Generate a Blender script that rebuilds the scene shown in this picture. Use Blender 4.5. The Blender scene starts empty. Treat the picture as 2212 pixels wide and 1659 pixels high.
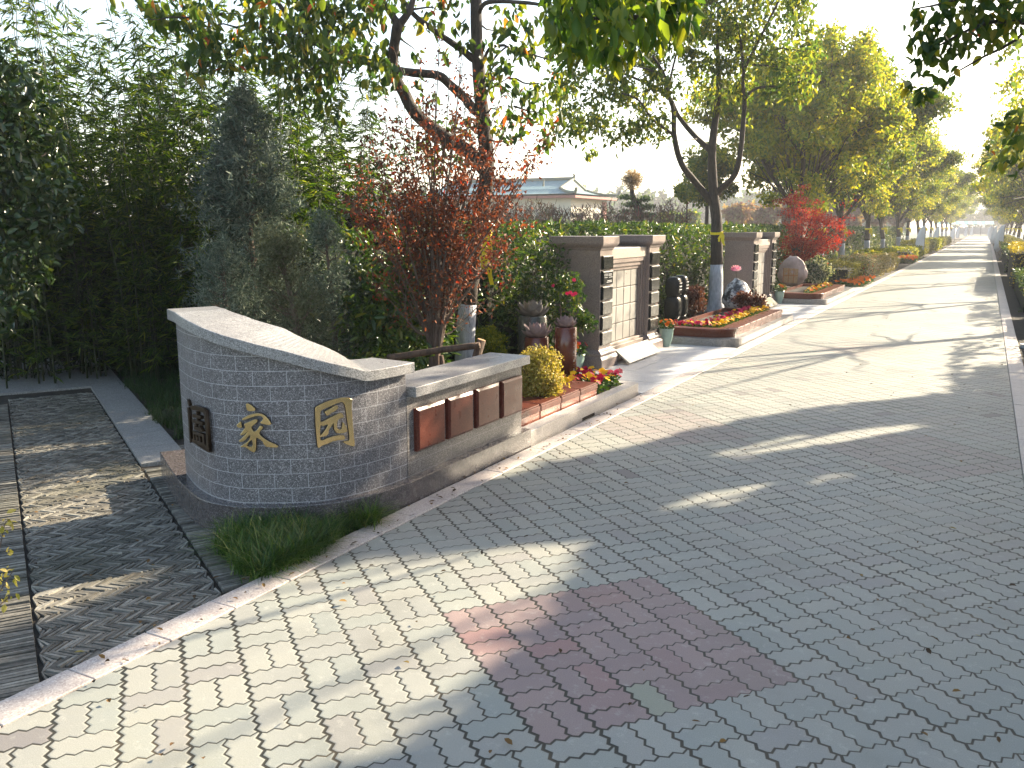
import bpy, math, random
import numpy as np
from mathutils import Vector, Matrix, noise

R = math.radians
sc = bpy.context.scene
COL = sc.collection

# ---------------------------------------------------------------- camera, sky, sun, exposure
CAMH, FPX, PITCH, YAW = 1.6, 1870.0, R(10.26), R(28.434)
cam_d = bpy.data.cameras.new('camera'); cam = bpy.data.objects.new('camera', cam_d); COL.objects.link(cam)
cam_d.sensor_width = 36; cam_d.lens = FPX / 2212 * 36; cam_d.clip_start = .05; cam_d.clip_end = 2000
cam.location = (0, 0, CAMH); cam.rotation_euler = (R(90) - PITCH, 0, YAW)
sc.camera = cam

SUN_AZ, SUN_EL = R(27), R(25)          # clockwise from +Y (the road), height
SUN = np.array([math.sin(SUN_AZ) * math.cos(SUN_EL), math.cos(SUN_AZ) * math.cos(SUN_EL), math.sin(SUN_EL)])
w = bpy.data.worlds.new('World'); sc.world = w; w.use_nodes = True
nt = w.node_tree
sky = nt.nodes.new('ShaderNodeTexSky'); sky.sky_type = 'NISHITA'; sky.sun_disc = False
sky.sun_elevation = SUN_EL; sky.sun_rotation = SUN_AZ; sky.air_density = 1.0; sky.dust_density = 1.6; sky.ozone_density = 1.5
bg = nt.nodes['Background']; tint = nt.nodes.new('ShaderNodeMix'); tint.data_type = 'RGBA'; tint.blend_type = 'MULTIPLY'; tint.inputs[0].default_value = 1; tint.inputs[7].default_value = (1.07, .98, .86, 1)
nt.links.new(sky.outputs[0], tint.inputs[6]); nt.links.new(tint.outputs[2], bg.inputs[0]); bg.inputs[1].default_value = 0.115
sl = bpy.data.lights.new('sun', 'SUN'); sl.energy = 5.0; sl.angle = R(.5); sl.color = (1, .86, .64)
so = bpy.data.objects.new('sun', sl); COL.objects.link(so)
so.rotation_euler = Vector(SUN).to_track_quat('Z', 'Y').to_euler()
vs = sc.view_settings
vs.view_transform = 'Standard'; vs.look = 'None'; vs.gamma = 1; vs.exposure = 2.0
sc.cycles.use_denoising = True
sc.cycles.max_bounces = 8; sc.cycles.transparent_max_bounces = 8
sc.cycles.volume_bounces = 0; sc.cycles.volume_max_steps = 64

rng = np.random.default_rng(7)
rnd = random.Random(5)

# ---------------------------------------------------------------- measuring helpers
cp, sp, cy, sy = math.cos(PITCH), math.sin(PITCH), math.cos(YAW), math.sin(YAW)
def ray(u, v):
    x, dv = u - 1106., v - 829.5
    d = dv * cp + FPX * sp; z = FPX * cp - dv * sp
    return np.array([x * cy - z * sy, x * sy + z * cy, -d]), z
def at(u, v, dep):                      # a point of the photo (2212 px wide) at a given distance ahead
    r, z = ray(u, v); t = dep / z
    return np.array([r[0] * t, r[1] * t, CAMH + r[2] * t])
def gp(u, v, h=0.):
    r, z = ray(u, v); t = (h - CAMH) / r[2]
    return np.array([r[0] * t, r[1] * t, h])
def proj(P):
    P = np.asarray(P, float)
    xr = P[:, 0] * cy + P[:, 1] * sy; f = -P[:, 0] * sy + P[:, 1] * cy; d = CAMH - P[:, 2]
    zc = f * cp + d * sp; yc = d * cp - f * sp
    zc = np.where(zc < .05, .05, zc)
    return 1106 + FPX * xr / zc, 829.5 + FPX * yc / zc
# stretches of pavement kept sunny: leaves that shade them are cut from the crowns
LIT = [[(-400, 1720), (-60, 1540), (280, 1370), (600, 1235), (860, 1200), (1270, 1165), (1215, 1290), (1090, 1420), (980, 1520), (910, 1600), (800, 1680), (-300, 1900)],
       [(900, 1075), (1100, 985), (1280, 905), (1385, 850), (1440, 790), (1700, 690), (2000, 540), (2125, 505), (2118, 600), (2085, 700), (2040, 800), (2060, 850), (1700, 890), (1480, 935), (1200, 1005), (1000, 1065)],
       [(1360, 1108), (1480, 1062), (1800, 1018), (1860, 1030), (1620, 1088), (1440, 1122)], [(1500, 985), (1700, 940), (2000, 915), (2060, 925), (1760, 972), (1560, 1005)]]
LITG = [[(-4.9, 1.0), (-3.6, .6), (-3.3, 2.6), (-4.4, 2.6)]]
def inpoly(x, y, poly):
    n = len(poly); ins = np.zeros(len(x), bool); j = n - 1
    for i in range(n):
        xi, yi = poly[i]; xj, yj = poly[j]
        c = ((yi > y) != (yj > y)) & (x < (xj - xi) * (y - yi) / ((yj - yi) or 1e-9) + xi)
        ins ^= c; j = i
    return ins
def blocks_lit(P):
    P = np.asarray(P); G = P - SUN[None, :] * (P[:, 2:3] / SUN[2])
    u, v = proj(G); m = np.zeros(len(P), bool)
    front = (-G[:, 0] * sy + G[:, 1] * cy) > .3
    for p in LIT: m |= inpoly(u, v, p) & front & (G[:, 0] > -3.9)
    for p in LITG: m |= inpoly(G[:, 0], G[:, 1], p)
    r = np.random.default_rng(99).random(len(P))
    for X, ya, yb, z1 in ((-3.78, 7.4, 12.2, 1.7), (-3.9, 12.2, 25, 1.7), (-3.2, 5.6, 8., .6), (-3.2, 11.6, 24, .5)):
        t = (P[:, 0] - X) / SUN[0]; y = P[:, 1] - SUN[1] * t; z = P[:, 2] - SUN[2] * t
        m |= (t > 0) & (y > ya) & (y < yb) & (z > -.1) & (z < z1) & (r < .93)
    return m

# ---------------------------------------------------------------- object helpers
def tag(o, label=None, cat=None, group=None, kind=None):
    if label: o['label'] = label
    if cat: o['category'] = cat
    if group: o['group'] = group
    if kind: o['kind'] = kind
    return o
def thing(name, label, cat, loc=(0, 0, 0), rz=0., group=None):
    o = bpy.data.objects.new(name, None); COL.objects.link(o); o.empty_display_size = .1
    o.location = loc; o.rotation_euler = (0, 0, rz)
    return tag(o, label, cat, group)
def link(name, me, parent=None):
    o = bpy.data.objects.new(name, me); COL.objects.link(o)
    if parent: o.parent = parent
    return o
def kids(o): return [c for c in COL.objects if c.parent == o]
def copy_tree(o, parent=None):
    c = o.copy(); COL.objects.link(c); c.parent = parent
    for ch in KIDS.get(o.name, None) or kids(o): copy_tree(ch, c)
    return c
KIDS = {}
class MB:
    def __init__(s): s.v = []; s.f = []; s.m = []; s.uv = []
    def add(s, vs, fs, mi=0, uv=None):
        b = len(s.v); s.v += [tuple(map(float, p)) for p in vs]
        for f in fs: s.f.append([b + i for i in f]); s.m.append(mi)
        s.uv += list(uv) if uv is not None else [(0., 0.)] * len(vs)
        return s
    def box(s, x0, x1, y0, y1, z0, z1, mi=0, M=None):
        if x0 > x1: x0, x1 = x1, x0
        if y0 > y1: y0, y1 = y1, y0
        vs = [(x0, y0, z0), (x1, y0, z0), (x1, y1, z0), (x0, y1, z0), (x0, y0, z1), (x1, y0, z1), (x1, y1, z1), (x0, y1, z1)]
        if M is not None: vs = [tuple(M @ Vector(p)) for p in vs]
        return s.add(vs, [(0, 3, 2, 1), (4, 5, 6, 7), (0, 1, 5, 4), (1, 2, 6, 5), (2, 3, 7, 6), (3, 0, 4, 7)], mi)
    def prism(s, poly, z0, z1, mi=0):      # poly in xy, counter-clockwise
        n = len(poly)
        vs = [(x, y, z0) for x, y in poly] + [(x, y, z1) for x, y in poly]
        fs = [tuple(range(n))[::-1], tuple(range(n, 2 * n))] + [(i, (i + 1) % n, n + (i + 1) % n, n + i) for i in range(n)]
        return s.add(vs, fs, mi)
    def tube(s, pts, rad, n=8, mi=0, cap=True):
        pts = [np.array(p, float) for p in pts]; m = len(pts)
        if not hasattr(rad, '__len__'): rad = [rad] * m
        vs = []; up = np.array([.13, .31, .94]); 
        for i, p in enumerate(pts):
            t = pts[min(i + 1, m - 1)] - pts[max(i - 1, 0)]; t = t / (np.linalg.norm(t) + 1e-9)
            a = np.cross(t, up if abs(t @ up) < .95 else np.array([1., .1, 0.])); a /= np.linalg.norm(a); b = np.cross(t, a)
            if i and a @ pa < 0: a, b = -a, -b
            if i:                                        # keep the frame from twisting
                a = pa - t * (pa @ t); a /= np.linalg.norm(a) + 1e-9; b = np.cross(t, a)
            pa = a
            for k in range(n):
                q = 2 * math.pi * k / n; vs.append(p + rad[i] * (a * math.cos(q) + b * math.sin(q)))
        fs = [(i * n + k, i * n + (k + 1) % n, (i + 1) * n + (k + 1) % n, (i + 1) * n + k) for i in range(m - 1) for k in range(n)]
        if cap: fs += [tuple(range(n))[::-1], tuple((m - 1) * n + k for k in range(n))]
        return s.add(vs, fs, mi)
    def lathe(s, prof, c=(0, 0, 0), n=24, mi=0):
        vs = [(c[0] + r * math.cos(2 * math.pi * k / n), c[1] + r * math.sin(2 * math.pi * k / n), c[2] + z) for r, z in prof for k in range(n)]
        m = len(prof)
        fs = [(i * n + k, i * n + (k + 1) % n, (i + 1) * n + (k + 1) % n, (i + 1) * n + k) for i in range(m - 1) for k in range(n)]
        fs += [tuple(range(n))[::-1], tuple((m - 1) * n + k for k in range(n))]
        return s.add(vs, fs, mi)
    def build(s, name, mats, parent=None, smooth=False, bevel=0., seg=2):
        me = bpy.data.meshes.new(name); me.from_pydata(s.v, [], s.f)
        for mt in (mats if isinstance(mats, (list, tuple)) else [mats]): me.materials.append(mt)
        me.polygons.foreach_set('material_index', s.m)
        ul = me.uv_layers.new(name='UVMap'); li = np.zeros(len(me.loops), int); me.loops.foreach_get('vertex_index', li)
        ul.data.foreach_set('uv', np.array(s.uv, float)[li].ravel())
        if smooth: me.polygons.foreach_set('use_smooth', [True] * len(me.polygons))
        me.update()
        o = link(name, me, parent)
        if bevel:
            b = o.modifiers.new('bevel', 'BEVEL'); b.width = bevel; b.segments = seg; b.limit_method = 'ANGLE'; b.angle_limit = R(40)
        return o
def nrm(a): return a / (np.linalg.norm(a, axis=-1, keepdims=True) + 1e-9)
def np_mesh(name, V, Q, mats, mi=None):
    me = bpy.data.meshes.new(name)
    me.vertices.add(len(V)); me.vertices.foreach_set('co', np.asarray(V, np.float32).ravel())
    k = Q.shape[1]
    me.loops.add(Q.size); me.loops.foreach_set('vertex_index', Q.ravel().astype(np.int32))
    me.polygons.add(len(Q)); me.polygons.foreach_set('loop_start', (np.arange(len(Q)) * k).astype(np.int32))
    for mt in (mats if isinstance(mats, (list, tuple)) else [mats]): me.materials.append(mt)
    if mi is not None: me.polygons.foreach_set('material_index', np.asarray(mi, np.int32))
    me.update(calc_edges=True); me.validate()
    return me
def leaves(P, D, N, L, W, fold=.18, droop=.15):
    """one small folded leaf (6 points, two quads) for every row of P"""
    n = len(P); L = np.broadcast_to(L, (n,))[:, None]; W = np.broadcast_to(W, (n,))[:, None]
    D = nrm(D); S = nrm(np.cross(D, N)); N = np.cross(S, D)
    a = P; b1 = P + D * L * .3 + S * W * .46 + N * W * fold; b2 = P + D * L * .3 - S * W * .46 + N * W * fold
    c1 = P + D * L * .68 + S * W * .38 + N * (W * fold - L * droop * .4); c2 = P + D * L * .68 - S * W * .38 + N * (W * fold - L * droop * .4)
    t = P + D * L - N * L * droop
    V = np.stack([a, b1, c1, t, c2, b2], 1).reshape(-1, 3)
    k = np.arange(n)[:, None] * 6
    Q = np.concatenate([k + np.array([0, 1, 2, 3]), k + np.array([0, 3, 4, 5])], 1).reshape(-1, 4)
    return V, Q
def rdir(n, down=0., r=None):
    d = (r or rng).normal(size=(n, 3)); d[:, 2] -= down
    return nrm(d)
def ball(c, rad, n, p=.45, r=None):
    r = r or rng
    d = nrm(r.normal(size=(n, 3))) * (r.random((n, 1)) ** p)
    return np.asarray(c) + d * np.asarray(rad)
def cloud(clumps, L, W, down=1., seed=1, cull=False, jit=.3):
    """clumps: list of (centre, radius, count); returns leaf mesh arrays"""
    r = np.random.default_rng(seed)
    P = np.concatenate([ball(c, rad, int(n), .5, r) for c, rad, n in clumps])
    if cull: P = P[~blocks_lit(P)]
    n = len(P); s = 1 + jit * r.normal(size=n).clip(-1.5, 1.5)
    return leaves(P, rdir(n, down, r), rdir(n, -.6, r), L * s, W * s)

# ---------------------------------------------------------------- materials
MATS = {}
def mat(name):
    m = bpy.data.materials.new(name); m.use_nodes = True
    return m, m.node_tree, m.node_tree.nodes['Principled BSDF']
class NT:
    """terse node building"""
    def __init__(s, t): s.t = t
    def n(s, typ, **k):
        x = s.t.nodes.new(typ)
        for a, b in k.items(): setattr(x, a, b)
        return x
    def l(s, a, b): s.t.links.new(a, b)
    def m(s, op, a, b=None, c=None):
        x = s.n('ShaderNodeMath', operation=op)
        for i, q in enumerate((a, b, c)):
            if q is None: continue
            if isinstance(q, (int, float)): x.inputs[i].default_value = q
            else: s.l(q, x.inputs[i])
        return x.outputs[0]
    def mix(s, f, a, b, bt='MIX'):
        x = s.n('ShaderNodeMix', data_type='RGBA', blend_type=bt)
        for i, q in ((0, f), (6, a), (7, b)):
            if isinstance(q, (int, float)): x.inputs[i].default_value = q
            elif isinstance(q, tuple): x.inputs[i].default_value = (*q[:3], 1)
            else: s.l(q, x.inputs[i])
        return x.outputs[2]
    def noise(s, vec, scale, det=3., rough=.5):
        x = s.n('ShaderNodeTexNoise'); x.inputs['Scale'].default_value = scale; x.inputs['Detail'].default_value = det; x.inputs['Roughness'].default_value = rough
        if vec is not None: s.l(vec, x.inputs['Vector'])
        return x.outputs[0]
    def ramp(s, f, stops, interp='LINEAR'):
        x = s.n('ShaderNodeValToRGB'); x.color_ramp.interpolation = interp; e = x.color_ramp.elements
        e[0].position = stops[0][0]; e[0].color = (*stops[0][1], 1); e[1].position = stops[-1][0]; e[1].color = (*stops[-1][1], 1)
        for p, c in stops[1:-1]: q = e.new(p); q.color = (*c, 1)
        s.l(f, x.inputs[0]); return x.outputs[0]
    def bump(s, h, strength=.3, dist=.01):
        x = s.n('ShaderNodeBump'); x.inputs['Strength'].default_value = strength; x.inputs['Distance'].default_value = dist
        s.l(h, x.inputs['Height']); return x.outputs[0]
    def coord(s, k='Object'): return s.n('ShaderNodeTexCoord').outputs[k]

def leaf_mat(name, stops, trans=.45, rough=.45, spec=.4, tcol=(1.25, 1.15, .45)):
    m, t, b = mat(name); k = NT(t)
    isl = k.n('ShaderNodeNewGeometry').outputs['Random Per Island']
    c = k.ramp(isl, stops)
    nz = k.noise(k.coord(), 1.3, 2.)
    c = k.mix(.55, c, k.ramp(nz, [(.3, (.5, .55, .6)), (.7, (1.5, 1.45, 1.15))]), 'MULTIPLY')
    k.l(c, b.inputs['Base Color']); b.inputs['Roughness'].default_value = rough; b.inputs['Specular IOR Level'].default_value = spec
    tr = k.n('ShaderNodeBsdfTranslucent'); k.l(k.mix(1., c, tcol, 'MULTIPLY'), tr.inputs[0])
    x = k.n('ShaderNodeMixShader'); x.inputs[0].default_value = trans
    k.l(b.outputs[0], x.inputs[1]); k.l(tr.outputs[0], x.inputs[2])
    k.l(x.outputs[0], t.nodes['Material Output'].inputs[0])
    return m
def granite(name, base, dark, light, scale=260., rough=.35, brick=None, mortar=(.47, .47, .50), spec=.5, bumps=.12):
    m, t, b = mat(name); k = NT(t); co = k.coord()
    vo = k.n('ShaderNodeTexVoronoi'); vo.inputs['Scale'].default_value = scale; k.l(co, vo.inputs['Vector'])
    sx = k.n('ShaderNodeSeparateColor'); k.l(vo.outputs['Color'], sx.inputs[0])
    c = k.ramp(sx.outputs[0], [(0, dark), (.22, dark), (.3, base), (.78, base), (.86, light), (1, light)])
    c = k.mix(.5, c, k.ramp(k.noise(co, 3., 4.), [(.3, (.8, .78, .8)), (.7, (1.15, 1.15, 1.1))]), 'MULTIPLY')
    c = k.mix(k.m('MULTIPLY', k.noise(co, 9., 5., .7), .35), c, tuple(min(1, x * 1.25) for x in base))
    r = k.m('ADD', k.m('MULTIPLY', k.noise(co, 14., 4.), .3), rough - .12)
    if brick:
        uv = k.coord('UV'); bt = k.n('ShaderNodeTexBrick'); k.l(uv, bt.inputs['Vector'])
        bt.inputs['Scale'].default_value = 1; bt.inputs['Brick Width'].default_value = brick[0]; bt.inputs['Row Height'].default_value = brick[1]
        bt.inputs['Mortar Size'].default_value = .0017; bt.inputs['Mortar Smooth'].default_value = .2; bt.inputs['Bias'].default_value = 0
        for q in (1, 2): bt.inputs[q].default_value = (0, 0, 0, 1)
        bt.inputs[3].default_value = (1, 1, 1, 1)
        f = bt.outputs['Fac']
        c = k.mix(k.m('MULTIPLY', f, k.m('ADD', .35, k.m('MULTIPLY', k.noise(co, 2.5, 3.), .9))), c, mortar)
    k.l(c, b.inputs['Base Color']); k.l(r, b.inputs['Roughness']); b.inputs['Specular IOR Level'].default_value = spec
    k.l(k.bump(k.noise(co, scale * 1.2, 2.), bumps, .002), b.inputs['Normal'])
    return m
def simple(name, col, rough=.6, var=.25, scale=8., spec=.4, metal=0., bump=.0, bscale=60.):
    m, t, b = mat(name); k = NT(t); co = k.coord()
    c = k.mix(1., col, k.ramp(k.noise(co, scale, 5., .6), [(.25, (1 - var,) * 3), (.75, (1 + var,) * 3)]), 'MULTIPLY')
    k.l(c, b.inputs['Base Color']); b.inputs['Roughness'].default_value = rough; b.inputs['Specular IOR Level'].default_value = spec; b.inputs['Metallic'].default_value = metal
    if bump: k.l(k.bump(k.noise(co, bscale, 4.), bump, .01), b.inputs['Normal'])
    return m

M_WALL = granite('wall_granite_brick', (.130, .124, .134), (.05, .047, .052), (.34, .33, .35), 230, .42, brick=(.177, .0795))
M_WALL2 = granite('low_wall_granite', (.15, .135, .13), (.06, .052, .05), (.32, .30, .29), 230, .40, brick=(.354, .0795), mortar=(.30, .29, .29))
M_GRAN = granite('wall_granite', (.17, .155, .155), (.06, .055, .055), (.38, .36, .37), 230, .34)
M_CAP = granite('cap_granite', (.255, .25, .255), (.11, .105, .105), (.42, .42, .42), 230, .3)
M_PLINTH = granite('plinth_granite', (.085, .073, .074), (.035, .03, .03), (.2, .185, .185), 230, .22, spec=.7)
M_KERB = granite('kerb_granite', (.42, .385, .36), (.26, .23, .21), (.55, .52, .5), 200, .45)
M_GREYKERB = granite('grey_kerb_granite', (.23, .22, .22), (.1, .1, .1), (.4, .4, .4), 200, .3)
M_RED = granite('red_granite', (.115, .032, .021), (.06, .018, .014), (.19, .065, .04), 300, .28, spec=.25, bumps=.03)
M_REDL = granite('red_granite_light', (.30, .11, .075), (.18, .06, .04), (.42, .2, .14), 260, .22, spec=.6, bumps=.03)
M_BROWN = granite('brown_granite', (.205, .162, .152), (.1, .075, .07), (.29, .24, .22), 260, .4)
M_BEIGE = granite('beige_granite', (.33, .27, .235), (.23, .18, .16), (.44, .38, .34), 260, .45)
M_BLACK = granite('black_granite', (.018, .02, .02), (.012, .012, .012), (.04, .04, .04), 300, .16, spec=.2, bumps=.01)
M_GOLD = simple('gold_letter', (.92, .68, .32), .24, .08, 30, metal=.95)
M_EDGESHADE = simple('letter_edge_and_shaded_face', (.045, .028, .016), .45, .1, 30, metal=.6)  # edges of all letters, and the shade painted on the first one's face

def paver_mat():
    m, t, b = mat('interlocking_pavers'); k = NT(t); co = k.coord()
    s = k.n('ShaderNodeSeparateXYZ'); k.l(co, s.inputs[0]); X, Y = s.outputs[0], s.outputs[1]
    md = .204
    u = k.m('ADD', k.m('MULTIPLY', X, -.778), k.m('MULTIPLY', Y, .628)); v = k.m('ADD', k.m('MULTIPLY', X, .628), k.m('MULTIPLY', Y, .778))
    u = k.m('ADD', k.m('DIVIDE', u, md), 200 - .02); v = k.m('ADD', k.m('DIVIDE', v, md), 200 - .1)
    tri = lambda q: k.m('MULTIPLY', k.m('SUBTRACT', k.m('PINGPONG', q, 1 / 8), 1 / 16), .62)
    wob = lambda sc_: k.m('MULTIPLY', k.m('SUBTRACT', k.noise(co, sc_, 1.), .5), .07)
    U = k.m('ADD', k.m('ADD', u, tri(v)), wob(2.3)); V = k.m('ADD', k.m('ADD', v, tri(u)), wob(2.9))
    fu, fv, iu, iv = k.m('FRACT', U), k.m('FRACT', V), k.m('FLOOR', U), k.m('FLOOR', V)
    par = k.m('MODULO', k.m('ADD', k.m('ADD', iu, iv), 1.), 2.)
    ed = lambda f: k.m('MINIMUM', f, k.m('SUBTRACT', 1., f))
    md_ = lambda f: k.m('ABSOLUTE', k.m('SUBTRACT', f, .5))
    mid = k.m('ADD', k.m('MULTIPLY', par, md_(fv)), k.m('MULTIPLY', k.m('SUBTRACT', 1., par), md_(fu)))
    half = k.m('ADD', k.m('MULTIPLY', par, k.m('GREATER_THAN', fv, .5)), k.m('MULTIPLY', k.m('SUBTRACT', 1., par), k.m('GREATER_THAN', fu, .5)))
    eu = ed(fu)
    d = k.m('MINIMUM', k.m('MINIMUM', k.m('ADD', eu, .006), k.m('SUBTRACT', ed(fv), .006)), k.m('ADD', mid, .004))
    cv = k.n('ShaderNodeCombineXYZ'); k.l(iu, cv.inputs[0]); k.l(iv, cv.inputs[1]); k.l(half, cv.inputs[2])
    wn = k.n('ShaderNodeTexWhiteNoise', noise_dimensions='3D'); k.l(cv.outputs[0], wn.inputs['Vector'])
    base = k.ramp(wn.outputs['Value'], [(0, (.245, .265, .25)), (.3, (.275, .29, .27)), (.6, (.295, .30, .275)), (.9, (.262, .27, .255)), (.95, (.268, .27, .256)), (.988, (.25, .248, .24)), (.997, (.16, .15, .155))])
    wn2 = k.n('ShaderNodeTexWhiteNoise', noise_dimensions='3D'); k.l(cv.outputs[0], wn2.inputs['Vector'])
    red = k.ramp(wn2.outputs['Value'] if False else wn.outputs['Value'], [(0, (.235, .185, .185)), (.3, (.25, .195, .19)), (.5, (.27, .205, .20)), (.7, (.23, .175, .175)), (.88, (.27, .17, .165)), (.955, (.25, .185, .18)), (.96, (.25, .26, .21))])
    pf = None
    for a, c in [(11, 5), (19, 22), (26, 16), (40, 40)]:
        q = k.m('MULTIPLY', k.m('MULTIPLY', k.m('COMPARE', iu, 202. + a, 2.3), k.m('COMPARE', iv, 202. + c, 2.3)), 1. if a == 11 else .4)
        pf = q if pf is None else k.m('MAXIMUM', pf, q)
    c = k.mix(pf, base, red)
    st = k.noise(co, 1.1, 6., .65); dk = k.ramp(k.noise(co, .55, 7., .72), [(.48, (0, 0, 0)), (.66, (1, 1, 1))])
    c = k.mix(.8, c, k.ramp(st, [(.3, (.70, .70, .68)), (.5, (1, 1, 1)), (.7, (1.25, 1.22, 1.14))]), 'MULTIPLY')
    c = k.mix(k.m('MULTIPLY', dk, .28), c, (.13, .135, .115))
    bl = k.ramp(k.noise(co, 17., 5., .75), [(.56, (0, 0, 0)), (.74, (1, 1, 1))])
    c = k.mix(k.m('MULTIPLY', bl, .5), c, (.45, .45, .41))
    c = k.mix(.35, c, k.ramp(k.noise(co, 260., 3.), [(.3, (.6, .6, .6)), (.7, (1.4, 1.4, 1.4))]), 'MULTIPLY')
    wid = k.m('ADD', .020, k.m('MULTIPLY', k.ramp(k.noise(co, 1.6, 3.), [(.3, (0, 0, 0)), (.8, (1, 1, 1))]), .034))
    jf = k.n('ShaderNodeMapRange', interpolation_type='SMOOTHSTEP'); k.l(d, jf.inputs[0]); k.l(k.m('MULTIPLY', wid, .45), jf.inputs[1]); k.l(wid, jf.inputs[2])
    jc = k.ramp(k.noise(co, 4., 4.), [(.35, (.018, .020, .016)), (.6, (.035, .03, .02)), (.8, (.11, .085, .05))])
    c2 = k.mix(jf.outputs[0], jc, c)
    c2 = k.mix(1., c2, (.98, .955, .93), 'MULTIPLY')
    k.l(c2, b.inputs['Base Color'])
    k.l(k.m('ADD', .5, k.m('MULTIPLY', st, .25)), b.inputs['Roughness']); b.inputs['Specular IOR Level'].default_value = .45
    sm = k.n('ShaderNodeMapRange', interpolation_type='SMOOTHSTEP'); k.l(d, sm.inputs[0]); sm.inputs[1].default_value = 0.; sm.inputs[2].default_value = .06
    tilt = k.m('MULTIPLY', wn2.outputs['Value'], .6)
    h = k.m('ADD', k.m('ADD', sm.outputs[0], tilt), k.m('MULTIPLY', k.noise(co, 60., 4.), .25))
    k.l(k.bump(h, .4, .004), b.inputs['Normal'])
    return m
M_PAVER = paver_mat()
M_KSTRIP = granite('pink_kerb_stone', (.42, .37, .345), (.30, .25, .235), (.54, .50, .47), 180, .55)
M_SLABW = granite('pale_paving_slab', (.45, .455, .47), (.36, .36, .37), (.55, .56, .58), 150, .5)
M_SLABG = granite('grey_paving_slab', (.24, .235, .225), (.16, .155, .15), (.34, .33, .32), 150, .6)
def brick_mat():
    m, t, b = mat('grey_clay_brick'); k = NT(t); co = k.coord()
    isl = k.n('ShaderNodeNewGeometry').outputs['Random Per Island']
    c = k.ramp(isl, [(0, (.09, .083, .072)), (.4, (.15, .14, .122)), (.75, (.20, .185, .16)), (1, (.29, .275, .24))])
    c = k.mix(.8, c, k.ramp(k.noise(co, 30., 5., .7), [(.3, (.55, .55, .52)), (.7, (1.35, 1.35, 1.35))]), 'MULTIPLY')
    c = k.mix(k.m('MULTIPLY', k.ramp(k.noise(co, 1.7, 4.), [(.5, (0, 0, 0)), (.7, (1, 1, 1))]), .5), c, (.07, .072, .05))
    k.l(c, b.inputs['Base Color']); b.inputs['Roughness'].default_value = .85; b.inputs['Specular IOR Level'].default_value = .2
    k.l(k.bump(k.noise(co, 90., 4.), .4, .006), b.inputs['Normal']); return m
M_BRICK = brick_mat()
M_SOIL = simple('dark_soil', (.030, .024, .017), .9, .5, 5, bump=.8, bscale=25)
M_FIELD = simple('field_ground', (.085, .09, .045), .9, .4, .2, bump=.3, bscale=3)
def bark_mat(name, c1, c2, sc_=14.):
    m, t, b = mat(name); k = NT(t); co = k.coord()
    mp = k.n('ShaderNodeMapping'); mp.inputs['Scale'].default_value = (1, 1, .25); k.l(co, mp.inputs['Vector'])
    nz = k.noise(mp.outputs[0], sc_ * 2.2, 6., .7)
    k.l(k.ramp(nz, [(.3, c1), (.7, c2)]), b.inputs['Base Color']); b.inputs['Roughness'].default_value = .85
    k.l(k.bump(nz, .9, .02), b.inputs['Normal']); return m
M_BARK = bark_mat('dark_bark', (.018, .014, .012), (.09, .07, .055))
M_PAINT = bark_mat('white_trunk_paint', (.28, .29, .33), (.62, .63, .68))
M_TWIG = bark_mat('thin_twig_bark', (.05, .035, .028), (.18, .125, .095))
M_LOG = bark_mat('prop_log', (.03, .018, .012), (.16, .09, .055), 10)
M_CUT = simple('cut_wood', (.42, .24, .12), .7, .3, 20)
M_CULM = simple('bamboo_culm', (.035, .045, .015), .5, .3, 10)
M_RIBBON = simple('yellow_ribbon', (.85, .66, .02), .5, .15, 12)
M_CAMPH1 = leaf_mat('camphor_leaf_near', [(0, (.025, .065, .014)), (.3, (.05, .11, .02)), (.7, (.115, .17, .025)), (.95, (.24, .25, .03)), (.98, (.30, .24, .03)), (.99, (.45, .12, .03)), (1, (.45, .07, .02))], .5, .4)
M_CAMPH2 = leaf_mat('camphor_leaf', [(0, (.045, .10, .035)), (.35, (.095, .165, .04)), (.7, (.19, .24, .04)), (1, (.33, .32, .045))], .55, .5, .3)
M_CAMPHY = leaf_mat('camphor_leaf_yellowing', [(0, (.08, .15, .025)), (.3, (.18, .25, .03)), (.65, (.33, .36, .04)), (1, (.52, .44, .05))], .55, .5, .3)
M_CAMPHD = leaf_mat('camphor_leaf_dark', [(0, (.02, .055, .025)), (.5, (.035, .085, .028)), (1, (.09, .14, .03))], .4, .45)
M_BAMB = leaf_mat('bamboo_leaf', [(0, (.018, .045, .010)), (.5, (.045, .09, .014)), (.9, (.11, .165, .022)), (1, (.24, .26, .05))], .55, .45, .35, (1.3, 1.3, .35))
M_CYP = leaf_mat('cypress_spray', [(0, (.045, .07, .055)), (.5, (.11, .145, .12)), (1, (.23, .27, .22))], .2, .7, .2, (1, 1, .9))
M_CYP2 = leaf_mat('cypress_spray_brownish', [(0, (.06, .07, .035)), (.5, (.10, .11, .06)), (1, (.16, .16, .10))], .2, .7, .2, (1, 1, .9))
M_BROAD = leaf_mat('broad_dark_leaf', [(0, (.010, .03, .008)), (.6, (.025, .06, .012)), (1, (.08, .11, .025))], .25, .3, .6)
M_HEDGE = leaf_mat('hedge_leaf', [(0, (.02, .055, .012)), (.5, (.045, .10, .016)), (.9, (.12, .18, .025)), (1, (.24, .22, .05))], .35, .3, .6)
M_MAPLE = leaf_mat('brown_maple_leaf', [(0, (.10, .042, .028)), (.5, (.17, .068, .04)), (.82, (.25, .09, .045)), (.95, (.38, .14, .05)), (1, (.5, .03, .02))], .3, .6, .2, (1.4, .9, .6))
M_REDMAPLE = leaf_mat('red_maple_leaf', [(0, (.18, .018, .014)), (.5, (.33, .035, .026)), (.85, (.45, .09, .045)), (1, (.42, .18, .08))], .4, .6, .2, (1.4, .7, .6))
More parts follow.
